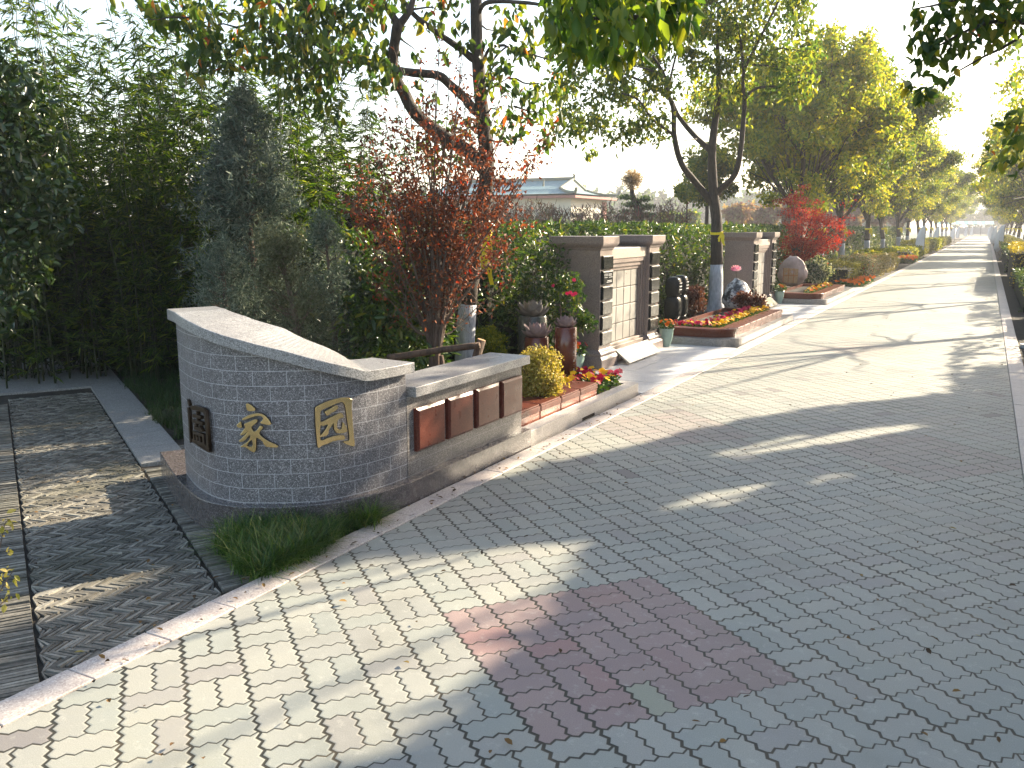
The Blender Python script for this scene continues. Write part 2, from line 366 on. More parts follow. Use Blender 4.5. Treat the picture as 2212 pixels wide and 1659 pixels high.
M_YELSH = leaf_mat('yellow_shrub_leaf', [(0, (.20, .20, .04)), (.5, (.38, .33, .09)), (1, (.52, .40, .16))], .35, .5, .3)
M_GRNSH = leaf_mat('yellow_green_shrub_leaf', [(0, (.09, .14, .015)), (.5, (.20, .24, .02)), (1, (.42, .38, .03))], .4, .5, .3)
M_OLVSH = leaf_mat('olive_shrub_leaf', [(0, (.07, .09, .02)), (.5, (.14, .15, .04)), (1, (.24, .22, .07))], .35, .6, .2)
M_PURSH = leaf_mat('purple_shrub_leaf', [(0, (.05, .018, .016)), (.5, (.11, .035, .03)), (1, (.22, .09, .07))], .3, .5, .3)
M_PINKV = leaf_mat('pinkish_leaf', [(0, (.22, .12, .10)), (.5, (.30, .18, .15)), (1, (.3, .26, .16))], .3, .8, .1)
M_GRASS = leaf_mat('grass_blade', [(0, (.02, .06, .012)), (.5, (.05, .12, .02)), (.85, (.12, .20, .04)), (1, (.30, .28, .12))], .4, .4, .5)
M_LAWN = leaf_mat('dark_turf_blade', [(0, (.015, .04, .012)), (1, (.04, .08, .02))], .25, .5, .3)
def petal(name, c, c2=None): return leaf_mat(name, [(0, c), (1, c2 or tuple(x * .7 for x in c))], .3, .6, .2, (1.2, 1.1, .9))
M_PY = petal('yellow_petal', (.85, .55, .01), (.8, .42, .01)); M_PR = petal('crimson_petal', (.50, .008, .05), (.26, .005, .04)); M_PO = petal('orange_petal', (.85, .22, .01), (.75, .14, .01))
M_PP = petal('pink_petal', (.75, .06, .18), (.6, .02, .1)); M_PW = petal('white_petal', (.7, .7, .62))
M_WHITE = simple('white_cloth', (.78, .76, .80), .7, .06, 3)
M_POLE = simple('dark_pole', (.06, .06, .08), .5)
M_CELADON = simple('celadon_glaze', (.27, .37, .32), .25, .15, 12, spec=.6)
M_TILE = simple('tile_mosaic_white', (.62, .58, .54), .3, .12, 9)

# ================================================================= THE SETTING
def sheet(name, poly, z, m, cat=None, th=.0):
    b = MB()
    if th: b.prism(poly, z - th, z)
    else: b.add([(x, y, z) for x, y in poly], [tuple(range(len(poly)))])
    return tag(b.build(name, m), kind='structure')
sheet('ground', [(-700, -60), (700, -60), (700, 900), (-700, 900)], -.09, M_FIELD)
sheet('planting_soil', [(-14, -4), (-2.84, -4), (-2.84, 170), (-7.5, 170), (-14, 30)], -.045, M_SOIL)
sheet('planting_soil', [(.49, -4), (9, -4), (9, 170), (.49, 170)], -.02, M_SOIL)
ROAD_END = 168
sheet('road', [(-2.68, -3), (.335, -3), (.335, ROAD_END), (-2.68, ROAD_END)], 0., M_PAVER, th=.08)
# kerb strips: flush stones laid end to end along both sides
def stone_row(name, x0, x1, y0, y1, z1, z0, step, m, gap=.004, along='y', jit=.0015):
    b = MB(); y = y0; r = random.Random(3)
    while y < y1:
        e = min(y + step, y1); j = r.uniform(-jit, jit)
        b.box(x0, x1, y + gap / 2, e - gap / 2, z0, z1 + j); y = e
    o = b.build(name, m, bevel=.003, seg=1); return tag(o, kind='structure')
stone_row('kerb', -2.832, -2.684, .8 - 3.36, 80, .006, -.09, .336, M_KSTRIP)
stone_row('kerb', .339, .50, -2, 80, .008, -.09, .5, M_KSTRIP)
stone_row('kerb', -2.832, -2.684, 80, ROAD_END, .006, -.09, 4, M_KSTRIP)
stone_row('kerb', .339, .50, 80, ROAD_END, .008, -.09, 4, M_KSTRIP)
# pale slab paving in front of the niche walls
def slab_paving(name, x0, x1, y0, y1, z, sx, sy, m):
    b = MB(); r = random.Random(8)
    nx = max(1, round((x1 - x0) / sx)); ny = max(1, round((y1 - y0) / sy)); dx = (x1 - x0) / nx; dy = (y1 - y0) / ny
    for i in range(nx):
        for j in range(ny):
            b.box(x0 + i * dx + .0015, x0 + (i + 1) * dx - .0015, y0 + j * dy + .0015, y0 + (j + 1) * dy - .0015, -.08, z + r.uniform(-.001, .001))
    return tag(b.build(name, m), kind='structure')
slab_paving('pavement', -4.45, -2.835, 7.905, 11.57, .006, .6, .6, M_SLABW)
slab_paving('pavement', -4.45, -2.835, 15.56, 18.93, .006, .6, .6, M_SLABW)
slab_paving('pavement', -4.45, -2.835, 23.5, 25.2, .006, .6, .6, M_SLABW)

# ---------------------------------------------------------------- brick path
PD = np.array([-.859, .511]); PN = np.array([.511, .859])        # along the path, across it (to its right-hand border)
PO = np.array([-2.86, 1.728])                                    # where its left inner line meets the kerb
ZP = -.03
def pw(s, t, z): q = PO + PD * s + PN * t; return (q[0], q[1], z)
def in_path(s, t, t0, t1, s1):
    x, y = PO + PD * s + PN * t
    return t0 < t < t1 and x < -2.85 and s < s1
pb = MB(); r_ = random.Random(4)
def brick(cs, ct, l, wd, ang, tmin, tmax, s1):
    # centre, size and angle in path coordinates; clipped to the strip by shrinking
    x, y = PO + PD * cs + PN * ct
    if x > -2.87 or cs > s1: return
    c, s_ = math.cos(ang), math.sin(ang); z = ZP + r_.uniform(-.005, .003); tl = r_.uniform(-.006, .006)
    pts = []
    for a, b_ in ((-l / 2, -wd / 2), (l / 2, -wd / 2), (l / 2, wd / 2), (-l / 2, wd / 2)):
        s2 = cs + a * c - b_ * s_; t2 = ct + a * s_ + b_ * c
        t2 = min(max(t2, tmin), tmax)
        q = PO + PD * s2 + PN * t2
        if q[0] > -2.838: s2 = s2 + (q[0] + 2.838) / .859; q = PO + PD * s2 + PN * t2
        pts.append((q[0], q[1], z + tl * a / l))
    ar = abs((pts[2][0] - pts[0][0]) * (pts[3][1] - pts[1][1]) - (pts[2][1] - pts[0][1]) * (pts[3][0] - pts[1][0]))
    if ar < .0003: return
    cx = sum(p[0] for p in pts) / 4; cy_ = sum(p[1] for p in pts) / 4
    top = [(cx + (p[0] - cx) * (1 - .016), cy_ + (p[1] - cy_) * (1 - .05), p[2]) for p in pts]
    bot = [(p[0], p[1], p[2] - .05) for p in pts]
    pb.add(bot + top, [(3, 2, 1, 0), (4, 5, 6, 7)] + [(a, (a + 1) % 4, 4 + (a + 1) % 4, 4 + a) for a in range(4)][::1])
BL, BW, WI = .195, .0178, .735
n_ = 6; bl = BW * n_
for i in range(-330, 560):
    for j in range(-90, 90):
        ox = i * BW + j * bl; oy = i * BW - j * bl
        for k_ in (0, 1):
            if k_ == 0: qx, qy, a = ox + bl / 2, oy + BW / 2, 0.
            else: qx, qy, a = ox + BW / 2, oy + BW + bl / 2, math.pi / 2
            g = math.pi / 4
            s_ = qx * math.cos(g) - qy * math.sin(g) + 3; t_ = qx * math.sin(g) + qy * math.cos(g) + .3
            if -1 < s_ < 6.2 and -.03 < t_ < WI + .03:
                brick(s_, t_, bl - .005, BW - .0042, a + g, 0, WI, 6.2)
s_ = -1.
while s_ < 5.9:                                                  # soldier courses at both borders
    brick(s_, -.132, .25, .0165, math.pi / 2 + .06, -.27, -.006, 6.2)
    if s_ < 2.9: brick(s_, WI + .157, .29, .0165, math.pi / 2 - .05, WI + .006, WI + .31, 6.2)
    s_ += .0212
# a strip of bricks that leads off to the right behind the sign wall
for i in range(24):
    for j in range(14):
        brick(2.42 + j * .078 + (.04 if i % 2 else 0), WI + .36 + i * .05, .072, .044, (j % 2) * .1, WI + .33, 9, 9)
tag(pb.build('brick_path', M_BRICK), kind='structure')
b = MB(); b.add([pw(-1, -.6, ZP - .018), pw(12, -.6, ZP - .018), pw(12, WI + .33, ZP - .018), pw(-1, WI + .33, ZP - .018)], [(0, 3, 2, 1)])
b.add([pw(2.3, WI + .33, ZP - .02), pw(3.7, WI + .33, ZP - .02), pw(3.7, WI + 1.7, ZP - .02), pw(2.3, WI + 1.7, ZP - .02)], [(0, 3, 2, 1)])
tag(b.build('path_bed', M_SOIL), kind='structure')
b = MB()
for i in range(7):                                               # stone slabs along the far right border and across the end
    s0 = 2.98 + i * .5
    vs = [pw(s0 + .003, WI + .012, 0), pw(s0 + .497, WI + .012, 0), pw(s0 + .497, WI + .33, 0), pw(s0 + .003, WI + .33, 0)]
    b.add([(x, y, -.07) for x, y, z in vs] + [(x, y, ZP + .012) for x, y, z in vs], [(0, 1, 2, 3), (7, 6, 5, 4), (0, 4, 5, 1), (1, 5, 6, 2), (2, 6, 7, 3), (3, 7, 4, 0)])
for i in range(8):
    for j in range(8):
        s0 = 6.5 + i * .6; t0 = WI + .33 - (j + 1) * .6 + 0
        vs = [pw(s0 + .003, t0 + .003, 0), pw(s0 + .597, t0 + .003, 0), pw(s0 + .597, t0 + .597, 0), pw(s0 + .003, t0 + .597, 0)]
        b.add([(x, y, -.07) for x, y, z in vs] + [(x, y, ZP + .006) for x, y, z in vs], [(0, 1, 2, 3), (7, 6, 5, 4), (0, 4, 5, 1), (1, 5, 6, 2), (2, 6, 7, 3), (3, 7, 4, 0)])
tag(b.build('path_slabs', M_SLABG), kind='structure')

# ================================================================= ENTRANCE WALL
def spline(P, n):
    P = np.array(P, float); m = len(P); out = []
    ts = np.linspace(0, m - 1, n)
    for t in ts:
        i = min(int(t), m - 2); f = t - i
        p0, p1, p2, p3 = P[max(i - 1, 0)], P[i], P[i + 1], P[min(i + 2, m - 1)]
        out.append(.5 * (2 * p1 + (p2 - p0) * f + (2 * p0 - 5 * p1 + 4 * p2 - p3) * f * f + (3 * p1 - p0 - 3 * p2 + p3) * f ** 3))
    return np.array(out)
def arclen(Q): return np.concatenate([[0], np.cumsum(np.linalg.norm(np.diff(Q[:, :2], axis=0), axis=1))])
def offs(Q, d):          # to the left of travel is +d... travel runs left to right as seen, so -normal points at the camera
    T = np.gradient(Q[:, :2], axis=0); T /= np.linalg.norm(T, axis=1)[:, None]
    return Q[:, :2] + d * np.stack([T[:, 1], -T[:, 0]], 1)
FOOT = spline([(-4.13, 3.50), (-3.9, 3.36), (-3.74, 3.285), (-3.6, 3.24), (-3.46, 3.232), (-3.35, 3.26), (-3.16, 3.37), (-3.03, 3.49), (-2.945, 3.70), (-2.91, 3.90), (-2.902, 4.06)], 61)
CAPX = [(-4.08, 1.073), (-3.89, 1.077), (-3.61, 1.040), (-3.44, 1.005), (-3.31, .976), (-3.21, .945), (-3.11, .917), (-3.03, .886), (-2.96, .856), (-2.91, .824), (-2.875, .792), (-2.86, .774), (-2.85, .772)]
def cap_h(x): return float(np.interp(x + .03, [c[0] for c in CAPX], [c[1] for c in CAPX]))
wall = thing('entrance_wall', 'curved grey granite garden wall with three raised characters and a sloping top', 'wall', (-3.4, 3.5, 0))
def loc_parent(o, p): o.parent = p; o.matrix_parent_inverse = Matrix.Translation(p.location).inverted(); return o
def swept(name, front, back, z0, z1, mats, parent, closed_ends=True, smooth=False, bevel=0.):
    """wall between a front line and a back line; z0/z1 arrays"""
    n = len(front); s = arclen(front); b = MB()
    zz0 = np.broadcast_to(z0, (n,)); zz1 = np.broadcast_to(z1, (n,))
    vf = [(front[i][0], front[i][1], zz0[i]) for i in range(n)] + [(front[i][0], front[i][1], zz1[i]) for i in range(n)]
    uv = [(s[i], zz0[i] - .2235 + .0795 * 4) for i in range(n)] + [(s[i], zz1[i] - .2235 + .0795 * 4) for i in range(n)]
    b.add(vf, [(i, i + 1, n + i + 1, n + i) for i in range(n - 1)], 0, uv)
    vb = [(back[i][0], back[i][1], zz0[i]) for i in range(n)] + [(back[i][0], back[i][1], zz1[i]) for i in range(n)]
    b.add(vb, [(i + 1, i, n + i, n + i + 1) for i in range(n - 1)], 0, uv)
    vt = [(front[i][0], front[i][1], zz1[i]) for i in range(n)] + [(back[i][0], back[i][1], zz1[i]) for i in range(n)]
    b.add(vt, [(i, i + 1, n + i + 1, n + i) for i in range(n - 1)])
    vt = [(front[i][0], front[i][1], zz0[i]) for i in range(n)] + [(back[i][0], back[i][1], zz0[i]) for i in range(n)]
    b.add(vt, [(i + 1, i, n + i, n + i + 1) for i in range(n - 1)])
    for i, o in ((0, 0), (n - 1, 1)):
        q = [(front[i][0], front[i][1], zz0[i]), (front[i][0], front[i][1], zz1[i]), (back[i][0], back[i][1], zz1[i]), (back[i][0], back[i][1], zz0[i])]
        b.add(q, [(0, 1, 2, 3) if not o else (3, 2, 1, 0)], 0, [(0, q[0][2] - .2235 + .318), (0, q[1][2] - .2235 + .318), (.24, q[1][2] - .2235 + .318), (.24, q[0][2] - .2235 + .318)])
    o = b.build(name, mats)
    bm_ = o.modifiers.new('weld', 'WELD'); bm_.merge_threshold = .0005
    if bevel:
        q = o.modifiers.new('bevel', 'BEVEL'); q.width = bevel; q.segments = 2; q.limit_method = 'ANGLE'; q.angle_limit = R(40)
    return loc_parent(o, parent)
BACK = spline([(-4.02, 3.68), (-3.85, 3.58), (-3.72, 3.56), (-3.62, 3.57), (-3.52, 3.62), (-3.45, 3.68), (-3.38, 3.76), (-3.30, 3.86), (-3.22, 3.95), (-3.18, 4.02), (-3.16, 4.06)], 61)
hz = np.array([cap_h(p[0]) for p in FOOT])
swept('wall_body', FOOT, BACK, -.06, hz + .004, M_WALL, wall)
FCAP = offs(FOOT, .045); FCAP[0] += (-.0, -.0); BCAP = offs(BACK, -.035)
FCAP = np.vstack([FCAP, [[-2.852, 4.085]]]); BCAP = np.vstack([BCAP, [[-3.19, 4.12]]])
FCAP = np.vstack([[[-4.16, 3.47]], FCAP]); BCAP = np.vstack([[[-4.06, 3.74]], BCAP])
hc = np.array([cap_h(p[0] + .01) for p in FCAP])
flat = hc.copy()
swept('wall_cap', FCAP, BCAP, hc, hc + .060, M_CAP, wall, bevel=.004)
# plinth ledge round the foot
PL = spline([(-4.70, 3.78), (-4.42, 3.60), (-4.20, 3.465), (-4.00, 3.35), (-3.84, 3.268), (-3.70, 3.205), (-3.58, 3.178), (-3.45, 3.184), (-3.35, 3.212), (-3.2, 3.295), (-3.08, 3.385), (-2.97, 3.51), (-2.90, 3.67), (-2.858, 3.84), (-2.842, 4.0)], 75)
PLf = np.vstack([PL, [[-2.840, 4.6]], [[-2.840, 5.548]]]); 
PI = offs(PL, -.10); PI[:12] = offs(PL, -.16)[:12]; PI = np.vstack([PI, [[-3.0, 4.6]], [[-3.0, 5.548]]])
swept('plinth', PLf, PI, -.10, .136, M_PLINTH, wall, bevel=.005)
# low wall with four plaques
b = MB(); uvq = lambda y, z: (y + .06, z - .2235 + .318)
def uvbox(b, x0, x1, y0, y1, z0, z1):
    for (vs) in ([(x1, y0, z0), (x1, y1, z0), (x1, y1, z1), (x1, y0, z1)], [(x0, y1, z0), (x0, y0, z0), (x0, y0, z1), (x0, y1, z1)]):
        b.add(vs, [(0, 1, 2, 3)], 0, [uvq(p[1], p[2]) for p in vs])
    for (vs) in ([(x1, y1, z0), (x0, y1, z0), (x0, y1, z1), (x1, y1, z1)], [(x0, y0, z0), (x1, y0, z0), (x1, y0, z1), (x0, y0, z1)]):
        b.add(vs, [(0, 1, 2, 3)], 0, [uvq(p[0], p[2]) for p in vs])
    vs = [(x0, y0, z1), (x1, y0, z1), (x1, y1, z1), (x0, y1, z1)]; b.add(vs, [(0, 1, 2, 3)], 0, [(0, 0)] * 4)
uvbox(b, -3.14, -2.900, 4.062, 5.50, .0, .624)
loc_parent(b.build('low_wall', M_WALL2), wall)
b = MB(); b.box(-3.19, -2.852, 4.09, 5.545, .621, .683); loc_parent(b.build('low_wall_cap', M_CAP, bevel=.004), wall)
for i, (a, c) in enumerate([(4.130, 4.435), (4.475, 4.775), (4.820, 5.125), (5.165, 5.468)]):
    b = MB(); x0, x1 = -2.9, -2.868; z0, z1 = .284, .546; e = .016
    vs = [(x0, a, z0), (x0, c, z0), (x0, c, z1), (x0, a, z1), (x1 - .010, a, z0), (x1 - .010, c, z0), (x1 - .010, c, z1), (x1 - .010, a, z1), (x1, a + e, z0 + e), (x1, c - e, z0 + e), (x1, c - e, z1 - e), (x1, a + e, z1 - e)]
    b.add(vs, [(0, 1, 5, 4), (1, 2, 6, 5), (2, 3, 7, 6), (3, 0, 4, 7), (4, 5, 9, 8), (5, 6, 10, 9), (6, 7, 11, 10), (7, 4, 8, 11), (8, 9, 10, 11)])
    loc_parent(b.build('plaque', M_RED), wall)

# raised characters, traced as outlines (first loop outer, others holes)
def glyph(name, loops, p0, p1, ztop, zbot, box, out=.028, dep=.008, shear=0., mats=None, face=None, label=None, rad=True):
    cu = bpy.data.curves.new(name, 'CURVE'); cu.dimensions = '2D'; cu.fill_mode = 'BOTH'; cu.extrude = dep; cu.bevel_depth = .0012; cu.bevel_resolution = 1
    x0, x1, y0, y1 = box
    p0 = np.array(p0); p1 = np.array(p1); Wd = np.linalg.norm(p1 - p0); Hh = ztop - zbot
    for lp in loops:
        q = [((x - x0) / (x1 - x0) * Wd, (1 - ((y + shear * (x - x0)) - y0) / (y1 - y0)) * Hh) for x, y in lp]
        if rad:                                          # round the outline a little
            for _ in range(2):
                q = [pt for a, c in zip(q, q[1:] + q[:1]) for pt in ((a[0] * .78 + c[0] * .22, a[1] * .78 + c[1] * .22), (a[0] * .22 + c[0] * .78, a[1] * .22 + c[1] * .78))]
        s = cu.splines.new('POLY'); s.points.add(len(q) - 1); s.use_cyclic_u = True
        for pt, (x, y) in zip(s.points, q): pt.co = (x, y, 0, 1)
    ob = bpy.data.objects.new(name, cu); COL.objects.link(ob); bpy.context.view_layer.update()
    me = bpy.data.meshes.new_from_object(ob.evaluated_get(bpy.context.evaluated_depsgraph_get())); bpy.data.objects.remove(ob)
    me.materials.clear(); me.materials.append(face or M_GOLD); me.materials.append(M_EDGESHADE)
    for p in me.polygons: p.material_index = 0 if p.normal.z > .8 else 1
    o = link(name, me); t = (p1 - p0) / Wd; nn = np.array([t[1], -t[0]])
    org = p0 + nn * out
    o.matrix_world = Matrix(((t[0], 0, nn[0], org[0]), (t[1], 0, nn[1], org[1]), (0, 1, 0, zbot), (0, 0, 0, 1)))
    mw = o.matrix_world.copy(); o.parent = wall; o.matrix_parent_inverse = Matrix.Translation(wall.location).inverted(); 
    if label: o['label'] = label
    return o
JIA = [[(1390, 250), (1430, 248), (1530, 310), (1580, 360), (1570, 405), (1400, 405), (1380, 300)],
       [(1275, 570), (1400, 505), (1560, 455), (1690, 452), (1780, 490), (1850, 560), (1900, 630), (1920, 680), (1880, 695), (1760, 680), (1670, 650), (1740, 600), (1755, 550), (1700, 500), (1620, 498), (1450, 545), (1285, 605)],
       [(1245, 620), (1255, 770), (1180, 755), (1135, 725), (1190, 660)],
       [(1305, 680), (1420, 640), (1560, 580), (1610, 585), (1615, 620), (1560, 670), (1450, 750), (1530, 860), (1640, 770), (1670, 705), (1745, 745), (1620, 870), (1700, 950), (1830, 1040), (1960, 1090), (2060, 1140), (2030, 1170), (1800, 1160), (1740, 1120), (1720, 1040), (1560, 940), (1555, 1100), (1530, 1290), (1420, 1245), (1300, 1155), (1190, 1175), (1260, 1120), (1370, 1060), (1430, 1000), (1440, 920), (1420, 905), (1380, 955), (1290, 1040), (1210, 1060), (1165, 1045), (1240, 990), (1340, 900), (1385, 830), (1375, 818), (1330, 870), (1280, 910), (1205, 915), (1260, 850), (1340, 760)],
       [(1475, 1005), (1400, 1050), (1340, 1145), (1400, 1165), (1470, 1165), (1490, 1100)]]
glyph('character', JIA, (-3.404, 3.246), (-3.204, 3.344), .695, .427, (1135, 2080, 240, 1290), label='gold brush-style character in the middle of the wall')
YUAN = [[(305, 560), (380, 520), (600, 425), (900, 345), (1100, 315), (1250, 325), (1320, 380), (1285, 460), (1290, 700), (1305, 1000), (1320, 1250), (1345, 1470), (1290, 1475), (1110, 1420), (1010, 1360), (1180, 1345), (1208, 1310), (1200, 1150), (1165, 900), (1145, 700), (1110, 480), (1060, 420), (950, 425), (700, 530), (480, 600), (435, 660), (430, 840), (428, 895), (470, 900), (700, 790), (980, 670), (1020, 690), (1060, 740), (1060, 785), (960, 800), (890, 850), (865, 980), (880, 1050), (940, 1080), (1000, 1060), (1020, 980), (1030, 895), (1060, 920), (1120, 1010), (1150, 1090), (1130, 1130), (960, 1165), (860, 1155), (800, 1090), (790, 980), (790, 915), (765, 920), (720, 1000), (640, 1080), (630, 1180), (560, 1220), (420, 1245), (412, 1225), (540, 1100), (640, 960), (620, 945), (540, 965), (500, 990), (425, 950), (412, 1100), (405, 1300), (440, 1340), (600, 1275), (800, 1225), (1040, 1205), (1075, 1250), (1070, 1315), (900, 1315), (700, 1360), (600, 1405), (440, 1440), (360, 1505), (330, 1480), (315, 1200), (303, 900)],
        [(555, 650), (700, 590), (840, 510), (890, 508), (930, 550), (860, 620), (740, 670), (640, 735), (610, 745), (580, 700)]]
glyph('character', YUAN, (-3.074, 3.45), (-2.969, 3.641), .695, .425, (290, 1340, 430, 1590), shear=.11, label='pale gold boxed character at the right end of the wall')
# the first character is built from separate strokes (gate frame outside, lidded dish inside)
HE = [[(20, 0), (70, 30), (110, 120), (90, 150), (40, 90)],
      [(0, 190), (60, 180), (75, 400), (70, 960), (30, 985), (5, 950), (12, 500)],
      [(150, 130), (400, 70), (800, 60), (900, 110), (925, 500), (930, 990), (860, 1000), (700, 900), (820, 885), (835, 600), (820, 200), (780, 150), (500, 160), (180, 200)]]
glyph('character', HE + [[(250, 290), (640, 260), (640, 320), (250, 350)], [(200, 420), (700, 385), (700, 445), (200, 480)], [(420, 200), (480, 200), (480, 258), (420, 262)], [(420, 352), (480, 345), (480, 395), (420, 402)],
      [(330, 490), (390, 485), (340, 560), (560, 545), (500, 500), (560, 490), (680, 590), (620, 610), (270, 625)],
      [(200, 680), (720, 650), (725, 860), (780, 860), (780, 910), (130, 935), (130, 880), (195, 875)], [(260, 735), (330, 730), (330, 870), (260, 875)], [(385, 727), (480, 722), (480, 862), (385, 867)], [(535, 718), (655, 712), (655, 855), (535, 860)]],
      (-3.845, 3.345), (-3.585, 3.247), .655, .402, (0, 930, 0, 1000), out=.032, rad=False, face=M_EDGESHADE, label='gold character at the left end of the wall, painted dark for shade')  # gold face coloured near-black to stand for its shade and dark reflections

# ================================================================= PLANTERS
def rounded(x0, x1, y0, y1, r0, r1, n=10):
    """front-right corner radius r0 (at x1,y0), far-right r1"""
    P = [(x0, y0)]
    P += [(x1 - r0 + r0 * math.cos(a), y0 + r0 + r0 * math.sin(a)) for a in np.linspace(-math.pi / 2, 0, n)]
    P += [(x1 - r1 + r1 * math.cos(a), y1 - r1 + r1 * math.sin(a)) for a in np.linspace(0, math.pi / 2, n)]
    P += [(x0, y1)]
    return P
def ring(b, P, Q, z0, z1, zi=None, mi=0):
    n = len(P)
    vs = [(x, y, z0) for x, y in P] + [(x, y, z1) for x, y in P] + [(x, y, z1) for x, y in Q] + [(x, y, zi if zi is not None else z0) for x, y in Q]
    fs = []
    for i in range(n):
        j = (i + 1) % n
        fs += [(i, j, n + j, n + i), (n + i, n + j, 2 * n + j, 2 * n + i), (2 * n + i, 2 * n + j, 3 * n + j, 3 * n + i)]
    return b.add(vs, fs, mi)
# first planter: long low kerb that carries on from the entrance wall
t = thing('planter', 'long low pale granite planter kerb with a drain slot, running on from the low wall', 'planter', (-3.2, 6.7, 0))
P = rounded(-4.2, -2.852, 5.552, 7.895, .004, .07); Q = rounded(-4.1, -2.972, 5.66, 7.775, .004, .04)
bb = MB(); ring(bb, P, Q, -.08, .116, 0)
kerb1 = loc_parent(bb.build('planter_kerb', M_KERB, bevel=.004), t)
bb = MB(); bb.box(-2.8525, -2.8495, 6.50, 6.76, .004, .030); loc_parent(bb.build('drain_slot', simple('drain_shadow', (.012, .008, .005), .9)), t)
bb = MB(); bb.prism(Q, -.07, .085); loc_parent(bb.build('soil', M_SOIL), t)
lab = ['nearest red granite lidded box, half hidden by the plaque wall', 'second red granite lidded box from the plaque wall', 'third red granite lidded box from the plaque wall', 'farthest red granite lidded box in the first planter, beside the pansies']
def granite_box(x0, x1, y0, y1, z0, z1, label, group, first=[None]):
    t = thing('lidded_box', label, 'stone box', ((x0 + x1) / 2, (y0 + y1) / 2, z0), group=group)
    h = z1 - z0; b = MB(); b.box(x0 + .012, x1 - .012, y0 + .006, y1 - .006, z0, z0 + h * .60); loc_parent(b.build('box_body', M_REDL, bevel=.003), t)
    b = MB(); b.box(x0 + .004, x1 - .004, y0 + .003, y1 - .003, z0 + h * .60, z0 + h * .90)
    b.box(x0 + .012, x1 - .012, y0 + .010, y1 - .010, z0 + h * .9, z1); loc_parent(b.build('lid', M_RED, bevel=.004), t)
    return t
for i in range(4):
    y0 = 5.60 + i * .385
    granite_box(-3.235, -2.975, y0, y0 + .378, .086, .232 - .003 * i, lab[i], 'red granite boxes along the first planter')
def planter(y0, y1, label, nseg, inner_start):
    t = thing('planter', label, 'planter', (-3.4, y0 + 1.5, 0))
    P = rounded(-4.0, -2.852, y0, y1, .42, .02); Q = rounded(-3.99, -2.955, y0 + .12, y1 - .12, .2, .02)
    b = MB(); b.prism(P, -.08, .103); loc_parent(b.build('planter_base', M_GREYKERB, bevel=.005), t)
    a0 = y0 + .14; a1 = y0 + 3.55
    P2 = rounded(-3.93, -2.965, a0, a1, .34, .02, 10); Q2 = rounded(-3.92, -3.20, a0 + .22, a1 - .15, .05, .02, 10)
    b = MB(); ring(b, P2, Q2, .1035, .175, .1035); loc_parent(b.build('granite_edging', M_RED, bevel=.008), t)
    P3 = rounded(-3.94, -2.95, a0 - .015, a1 + .01, .355, .02, 10); Q3 = rounded(-3.91, -3.19, a0 + .23, a1 - .16, .05, .02, 10)
    b = MB(); ring(b, P3, Q3, .176, .222, .15); loc_parent(b.build('edging_top', M_RED, bevel=.014, seg=3), t)
    b = MB(); b.prism(Q2, .1032, .165); loc_parent(b.build('soil', M_SOIL), t)
    # joints between the stones of the edging
    y = a0 + .34; mj = simple('joint_dark', (.02, .012, .01), .8)
    while y < a1 - .1:
        b = MB(); b.prism([(-3.185, y), (-2.949, y), (-2.949, y + .004), (-3.185, y + .004)], .1755, .2225); b.prism([(-3.1, y), (-2.9642, y), (-2.9642, y + .004), (-3.1, y + .004)], .105, .1745); loc_parent(b.build('edging_joint', mj), t); y += (a1 - a0 - .45) / nseg
    return t
planter(11.58, 15.55, 'grey granite planter with polished red edging round the tree with flowers', 8, 0)
planter(18.94, 23.4, 'farther grey granite planter with red edging below the pink boulder', 8, 0)

